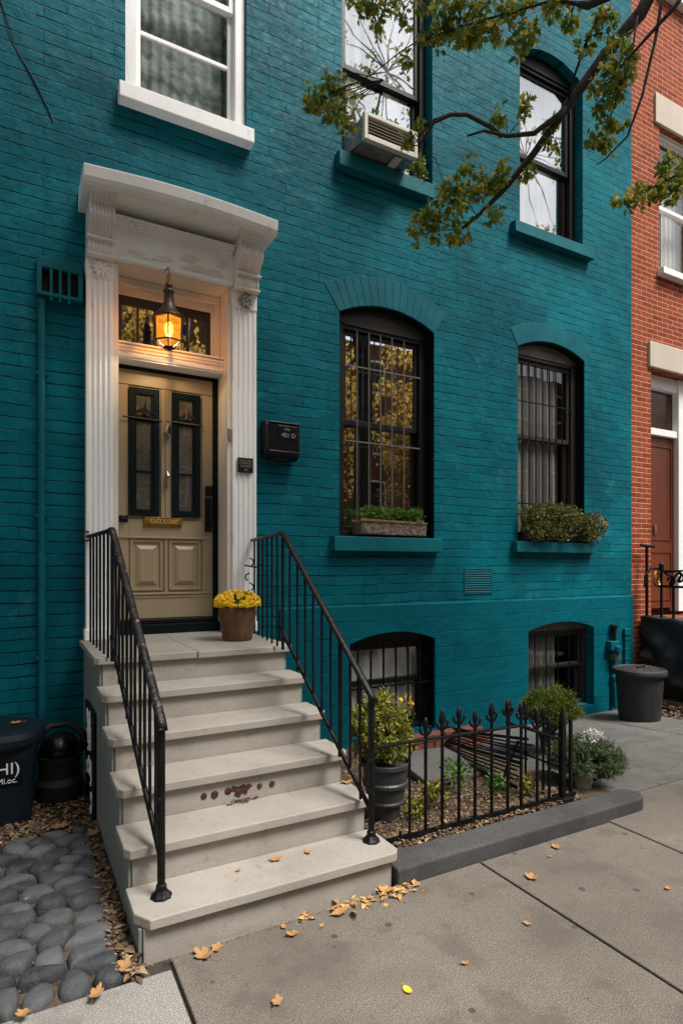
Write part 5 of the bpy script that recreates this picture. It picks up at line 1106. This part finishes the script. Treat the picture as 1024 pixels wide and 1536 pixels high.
litter('leaf_litter', 9000, f_bed, .022, 'leaf_lit', 1, .02, .06); litter('leaf_litter', 1100, f_strip, .03, 'leaf_lit', 2, .02, .15); litter('leaf_litter', 2200, f_back, .034, 'leaf_lit', 3, .03, .2)
litter('leaf_litter', 500, f_cob, .016, 'leaf_lit', 4, .006); litter('leaf_litter', 95, f_foot, .04, 'leaf_dry', 5, .012, .2); litter('leaf_litter', 2600, f_yard, .035, 'leaf_lit', 7, .05, .2); litter('leaf_litter', 90, f_stain, .02, 'leaf_lit', 8, .01)
litter('leaf_litter', 160, lambda r: (r.uniform(.42, 1.62), 2.383-abs(r.gauss(0, .008)), .0), .010, 'leaf_lit', 9, .004)
litter('leaf_litter', 220, lambda r: (r.uniform(3.5, 6.4), r.choice((2.615, 3.478))+r.gauss(0, .006), -.01 + (0)), .010, 'leaf_dry', 10, .004)
litter('leaf_litter', 160, lambda r: (CX+r.uniform(-.2, .2), CY+r.uniform(-.2, .2), CZ+.568), .018, 'leaf_lit', 11, .012)

# ================================================================== STREET TREE OVERHEAD
tree = thing('street_tree', 'street tree whose dark branches and turning leaves hang across the upper right', 'tree', (5.2, .95, 0))
tr = MB(); F = [V(985, -30, 3.55), V(960, 20, 3.6), V(905, 85, 3.65), V(850, 160, 3.72), V(800, 230, 3.8), V(755, 285, 3.85), V(715, 325, 3.9), V(690, 345, 3.92)]
tr.tube([(5.2, .95, -.05), (5.18, .95, .4), (5.15, .98, 2), (5.2, 1.0, 3.6), (5.12, 1.05, 5.2), (5.1, 1.0, 6.8), (5.3, .8, 8.6)], [.24, .19, .165, .15, .13, .10, .05], 16); tr.build('trunk', 'bark', tree, smooth=True)
br = MB(); br.tube([(5.12, 1.05, 5.2), (4.6, 1.5, 5.6), (4.0, 1.95, 5.45)]+F, [.10, .075, .06, .045, .040, .034, .029, .022, .017, .012, .008, .004], 10)
br.tube([F[3], V(838, 172, 3.7), V(800, 200, 3.7), V(760, 204, 3.7), V(725, 196, 3.68), V(700, 204, 3.68)], [.02, .018, .016, .013, .009, .006], 8)      # side branch with an up-and-over curve
br.tube([V(752, 205, 3.7), V(735, 190, 3.7), V(700, 172, 3.7), V(675, 172, 3.7), V(650, 184, 3.7), V(628, 218, 3.7)], [.013, .014, .013, .012, .010, .006], 8)
br.tube([V(672, 172, 3.7), V(650, 180, 3.72), V(632, 200, 3.72), V(622, 215, 3.74)], [.008, .007, .005, .003], 6)
br.tube([V(850, 160, 3.72), V(862, 110, 3.6), V(880, 60, 3.5), V(900, 20, 3.45)], .008, 6)
br.tube([V(1060, -60, 3.3), V(1010, 12, 3.35), V(975, 50, 3.4), V(935, 95, 3.45), V(900, 130, 3.5)], [.016, .012, .010, .007, .003], 7)
br.tube([V(1000, -50, 3.4), V(982, 60, 3.4), V(962, 145, 3.45), V(940, 205, 3.5), V(905, 240, 3.55), V(893, 248, 3.6)], [.010, .009, .008, .006, .004, .002], 7)
br.tube([(4.0, 1.95, 5.45), V(940, -20, 3.1), V(880, 8, 3.2), V(860, 5, 3.2)], [.035, .03, .022, .010], 8)
br.tube([V(880, 8, 3.2), V(830, 0, 3.3), V(760, 20, 3.4), V(690, 40, 3.45), V(640, 60, 3.5)], [.012, .008, .006, .005, .003], 6)
br.tube([V(955, 25, 3.55), V(948, 75, 3.55), V(935, 120, 3.55), V(915, 175, 3.6), V(905, 215, 3.6)], [.008, .006, .005, .004, .002], 6)
br.tube([(5.12, 1.05, 5.2), V(1140, 200, 3.6), V(1050, 245, 3.5), V(1000, 270, 3.45), V(945, 300, 3.45)], [.04, .015, .010, .007, .003], 7)
rnd = random.Random(77); tips = []
def twig(p, d, L, r):
    d = d.normalized(); q = [p]
    for k in range(4): d = (d+rv(rnd)*.35+Vector((0, 0, -.08))).normalized(); q.append(q[-1]+d*L/4)
    br.tube(q, [r, r*.8, r*.6, r*.4, r*.2], 5, False); return q
# upper crown (seen in the window reflections)
CR = MB()
for k in range(26):
    a = rnd.uniform(0, 6.28); z0 = rnd.uniform(5.6, 8.4); p = Vector((5.1, 1.0, z0)); L = rnd.uniform(1.0, 2.3); e = p+Vector((math.cos(a)*L, math.sin(a)*L*.8, rnd.uniform(.3, 1.2)))
    br.tube([p, p.lerp(e, .5)+Vector((0, 0, .15)), e], [.035, .02, .006], 6)
    for j in range(6):
        c = p.lerp(e, .4+.6*rnd.random())+rv(rnd)*.25
        if c.y > 3.6 : continue
        clump(CR, rnd, c, (.20, .20, .16), 34, .085, .06, .5, .5, 1, .1)
for (e_, n_) in ((Vector((5.7, .9, 10.3)), 16), (Vector((6.6, .9, 9.2)), 9), (Vector((9.2, .8, 10.0)), 15), (Vector((4.9, 1.2, 9.4)), 8)):
    br.tube([(5.1, 1.0, 6.8), Vector((5.1, 1.0, 7.2)).lerp(e_, .5)+Vector((0, 0, .3)), e_], [.06, .035, .01], 7)
    for j in range(n_):
        c = e_+Vector((rnd.uniform(-1, 1)*1.3, rnd.uniform(-.5, .5), rnd.uniform(-1, 1)*1.1)); br.tube([e_, e_.lerp(c, .5)+rv(rnd)*.08, c], [.012, .008, .003], 5, False); clump(CR, rnd, c, .17, 26, .085, .055, .5, .5, 1, .1)
LC = [(480, 150, 26, 16, 3.9), (500, 170, 22, 12, 3.9), (470, 160, 16, 12, 3.95), (498, 125, 14, 14, 3.9), (520, 185, 18, 12, 3.9), (515, 150, 22, 16, 3.92), (612, 214, 9, 9, 3.8), (624, 190, 10, 8, 3.75),
      (630, 330, 22, 18, 3.95), (660, 320, 26, 22, 3.92), (640, 350, 20, 14, 3.95), (690, 345, 18, 20, 3.92), (690, 300, 24, 20, 3.9), (720, 275, 22, 18, 3.88), (700, 255, 16, 14, 3.85), (740, 262, 20, 16, 3.85), (670, 290, 18, 16, 3.9), (735, 322, 16, 14, 3.9), (750, 275, 14, 14, 3.85), (665, 275, 10, 12, 3.9), (790, 260, 12, 12, 3.8),
      (670, 30, 24, 18, 3.45), (690, 55, 20, 18, 3.45), (720, 18, 26, 16, 3.4), (650, 52, 20, 16, 3.5), (715, 62, 12, 22, 3.45), (770, 15, 26, 14, 3.4), (790, 45, 18, 16, 3.4), (820, 10, 24, 12, 3.3), (740, 40, 18, 14, 3.4), (640, 10, 16, 14, 3.5), (700, 5, 26, 12, 3.4), (778, 62, 12, 14, 3.4), (850, 30, 14, 12, 3.3),
      (745, 170, 8, 22, 3.7), (790, 160, 10, 14, 3.7), (830, 185, 10, 12, 3.75), (825, 215, 12, 8, 3.75),
      (905, 40, 18, 20, 3.5), (925, 70, 16, 20, 3.5), (905, 110, 16, 20, 3.5), (930, 135, 18, 18, 3.55), (900, 150, 16, 20, 3.55), (915, 180, 18, 16, 3.6), (895, 205, 12, 18, 3.6), (880, 70, 12, 14, 3.5), (935, 100, 16, 20, 3.5), (908, 215, 10, 14, 3.6),
      (575, 10, 22, 14, 3.9), (600, 30, 16, 12, 3.9), (560, 25, 16, 12, 3.95), (610, 95, 10, 12, 3.9), (545, 8, 14, 10, 3.9),
      (1000, 272, 22, 12, 3.45), (975, 285, 20, 12, 3.45), (950, 298, 18, 12, 3.45), (1015, 250, 18, 12, 3.45), (1020, 285, 14, 14, 3.45), (935, 302, 10, 8, 3.45), (995, 245, 12, 12, 3.45), (1000, 295, 12, 8, 3.45)]
FB = MB(); hub = [p for p in F]
main = F+[V(760, 204, 3.7), V(700, 172, 3.7), V(650, 184, 3.7), V(628, 218, 3.7), V(830, 0, 3.3), V(760, 20, 3.4), V(690, 40, 3.45), V(640, 60, 3.5), V(935, 120, 3.55), V(905, 215, 3.6), V(1000, 270, 3.45), V(945, 300, 3.45), V(880, 60, 3.5), V(860, 5, 3.2)]
for (px, py, rx, ry_, d_) in LC:
    c = V(px, py, d_); s = d_/FOC; near = min(main, key=lambda q: (q-c).length)
    if px < 560: near = V(628, 60, 3.7) if py < 60 else V(575, 120, 3.85)
    if px >= 540 and px < 620 and py < 60: near = V(640, -20, 3.8)
    mid = near.lerp(c, .55)+Vector((0, 0, .02))+rv(rnd)*.03
    if (near-c).length < .9: br.tube([near, mid, c], [.0035, .003, .0012], 5, False)
    for _ in range(6): twig(c, rv(rnd)+Vector((0, 0, -.3)), rx*s*1.5, .0013)
    for _ in range(int(3+rx*ry_/45)):
        q = c+V(0, 0, 0)*0+Vector((rnd.uniform(-1, 1)*rx*s*.85, rnd.uniform(-1, 1)*rx*s*.8, rnd.uniform(-1, 1)*ry_*s*.85))
        clump(FB, rnd, q, .028, 9, .043, .027, .6, .7, 1, .1)
for a_, b_ in ((V(640, -20, 3.8), V(628, 60, 3.7)), (V(628, 60, 3.7), V(560, 110, 3.85)), (V(560, 110, 3.85), V(505, 135, 3.9)), (V(505, 135, 3.9), V(480, 155, 3.9)), (V(628, 218, 3.7), V(614, 212, 3.8))): br.tube([a_, a_.lerp(b_, .5)+rv(rnd)*.02, b_], [.004, .0035, .003], 5, False)
br.build('branches', 'bark', tree, smooth=True, recalc=False)
FB.build('leaves', 'leaf_tree', tree, recalc=False); CR.build('crown', 'leaf_tree', tree, recalc=False)

# ================================================================== ACROSS THE STREET (seen in the panes)
def far_tree(x, y, h, seed, lab, mat='leaf_gold', rr_=1.9):
    rnd = random.Random(seed); root = thing('autumn_tree', lab, 'tree', (x, y, -.02), 'trees across the street')
    t = MB(); t.tube([(x, y, -.05), (x, y, 1.2), (x+.1, y, h*.45), (x, y+.1, h*.8)], [.2, .15, .11, .04], 12); cs = []
    for k in range(9):
        a = k*2.4; e = Vector((x+math.cos(a)*rr_*.7, y+math.sin(a)*rr_*.7, h*rnd.uniform(.45, .9))); t.tube([(x+.05, y, h*.38), ((x+e.x)/2, (y+e.y)/2, e.z*.8), e], [.06, .035, .01], 6)
    t.build('trunk', 'bark', root, smooth=True); b = MB()
    for k in range(230):
        v = rv(rnd); c = Vector((x, y, h*.60))+Vector((v.x*rr_, v.y*rr_, v.z*h*.36))*rnd.uniform(.35, 1); clump(b, rnd, c, .45, 26, .19, .14, .6, .2, 0, .1)
    b.build('crown', mat, root, recalc=False)
far_tree(3.4, -10.4, 12.0, 1, 'golden tree across the street mirrored in the left lower window', rr_=3.0)
far_tree(9.4, -10.8, 11.2, 2, 'broad golden tree across the street mirrored beside the dark porch', rr_=2.8)
far_tree(15.5, -10.3, 13, 3, 'tallest golden tree across the street mirrored in the right lower window', rr_=3.2)
far_tree(-2.6, -10.5, 11.5, 4, 'golden tree across the street mirrored in the transom', rr_=2.6)
st2 = thing('added_shade_tree', 'dense unseen tree added behind the viewpoint to shade the left wall, mirrored in the window over the door', 'tree', (-1.9, -1.0, 0))  # unseen tree, added to shade the left wall and darken the window above the door
t = MB(); t.tube([(-1.9, -1.0, -.05), (-1.85, -1.0, 1.5), (-1.6, -.95, 3.4), (-.9, -.4, 5.4), (1.2, .9, 8.8)], [.22, .17, .14, .11, .05], 14); rnd = random.Random(99); b = MB()
for k in range(12):
    v = rv(rnd); e = Vector((1.5, 1.0, 8.6))+Vector((v.x*2.1, v.y*1.2, v.z*2.2)); t.tube([(-1.3, -.85, 4.3), Vector((-1.0, -.8, 4.8)).lerp(e, .5), e], [.06, .035, .01], 6)
t.build('trunk', 'bark', st2, smooth=True)
for k in range(120):
    v = rv(rnd)*rnd.uniform(.3, 1); clump(b, rnd, Vector((2.9, 1.0, 9.6))+Vector((v.x*1.4, v.y*1.1, v.z*1.9)), .34, 26, .13, .09, .6, .2, 1, .1)
for k in range(270):
    v = rv(rnd)*rnd.uniform(.3, 1); clump(b, rnd, Vector((.8, .9, 8.7))+Vector((v.x*2.9, v.y*1.6, v.z*2.9)), .34, 26, .13, .09, .6, .2, 1, .1)
b.build('crown', 'leaf_tree', st2, recalc=False)
opp = thing('opposite_row', 'long brown brick row of houses across the street mirrored in the windows', 'building', (6, -14, 0))
mm = brick_mat('brown_brick', (.16, .085, .05), (.12, .06, .035), (.25, .2, .15), .22, .07, .006, 1, (.004, .7))
MB().box((-20, -22, -.1), (44, -14, 12.0)).build('wall', mm, opp)
for i in range(16):
    for zz in (1.0, 3.9, 6.8, 9.6):
        x = -17+i*3.1; w = MB(); w.box((x, -14.02, zz), (x+1.2, -13.96, zz+1.7)); f_ = w.build('window', 'white', opp, bevel=.01); MB().box((x+.1, -13.955, zz+.1), (x+1.1, -13.94, zz+1.6)).build('pane', 'glossblack', f_)

for o in bpy.data.objects:
    if '_w' in o: del o['_w']
print('objects', len(bpy.data.objects), 'faces', sum(len(o.data.polygons) for o in bpy.data.objects if o.type == 'MESH'))
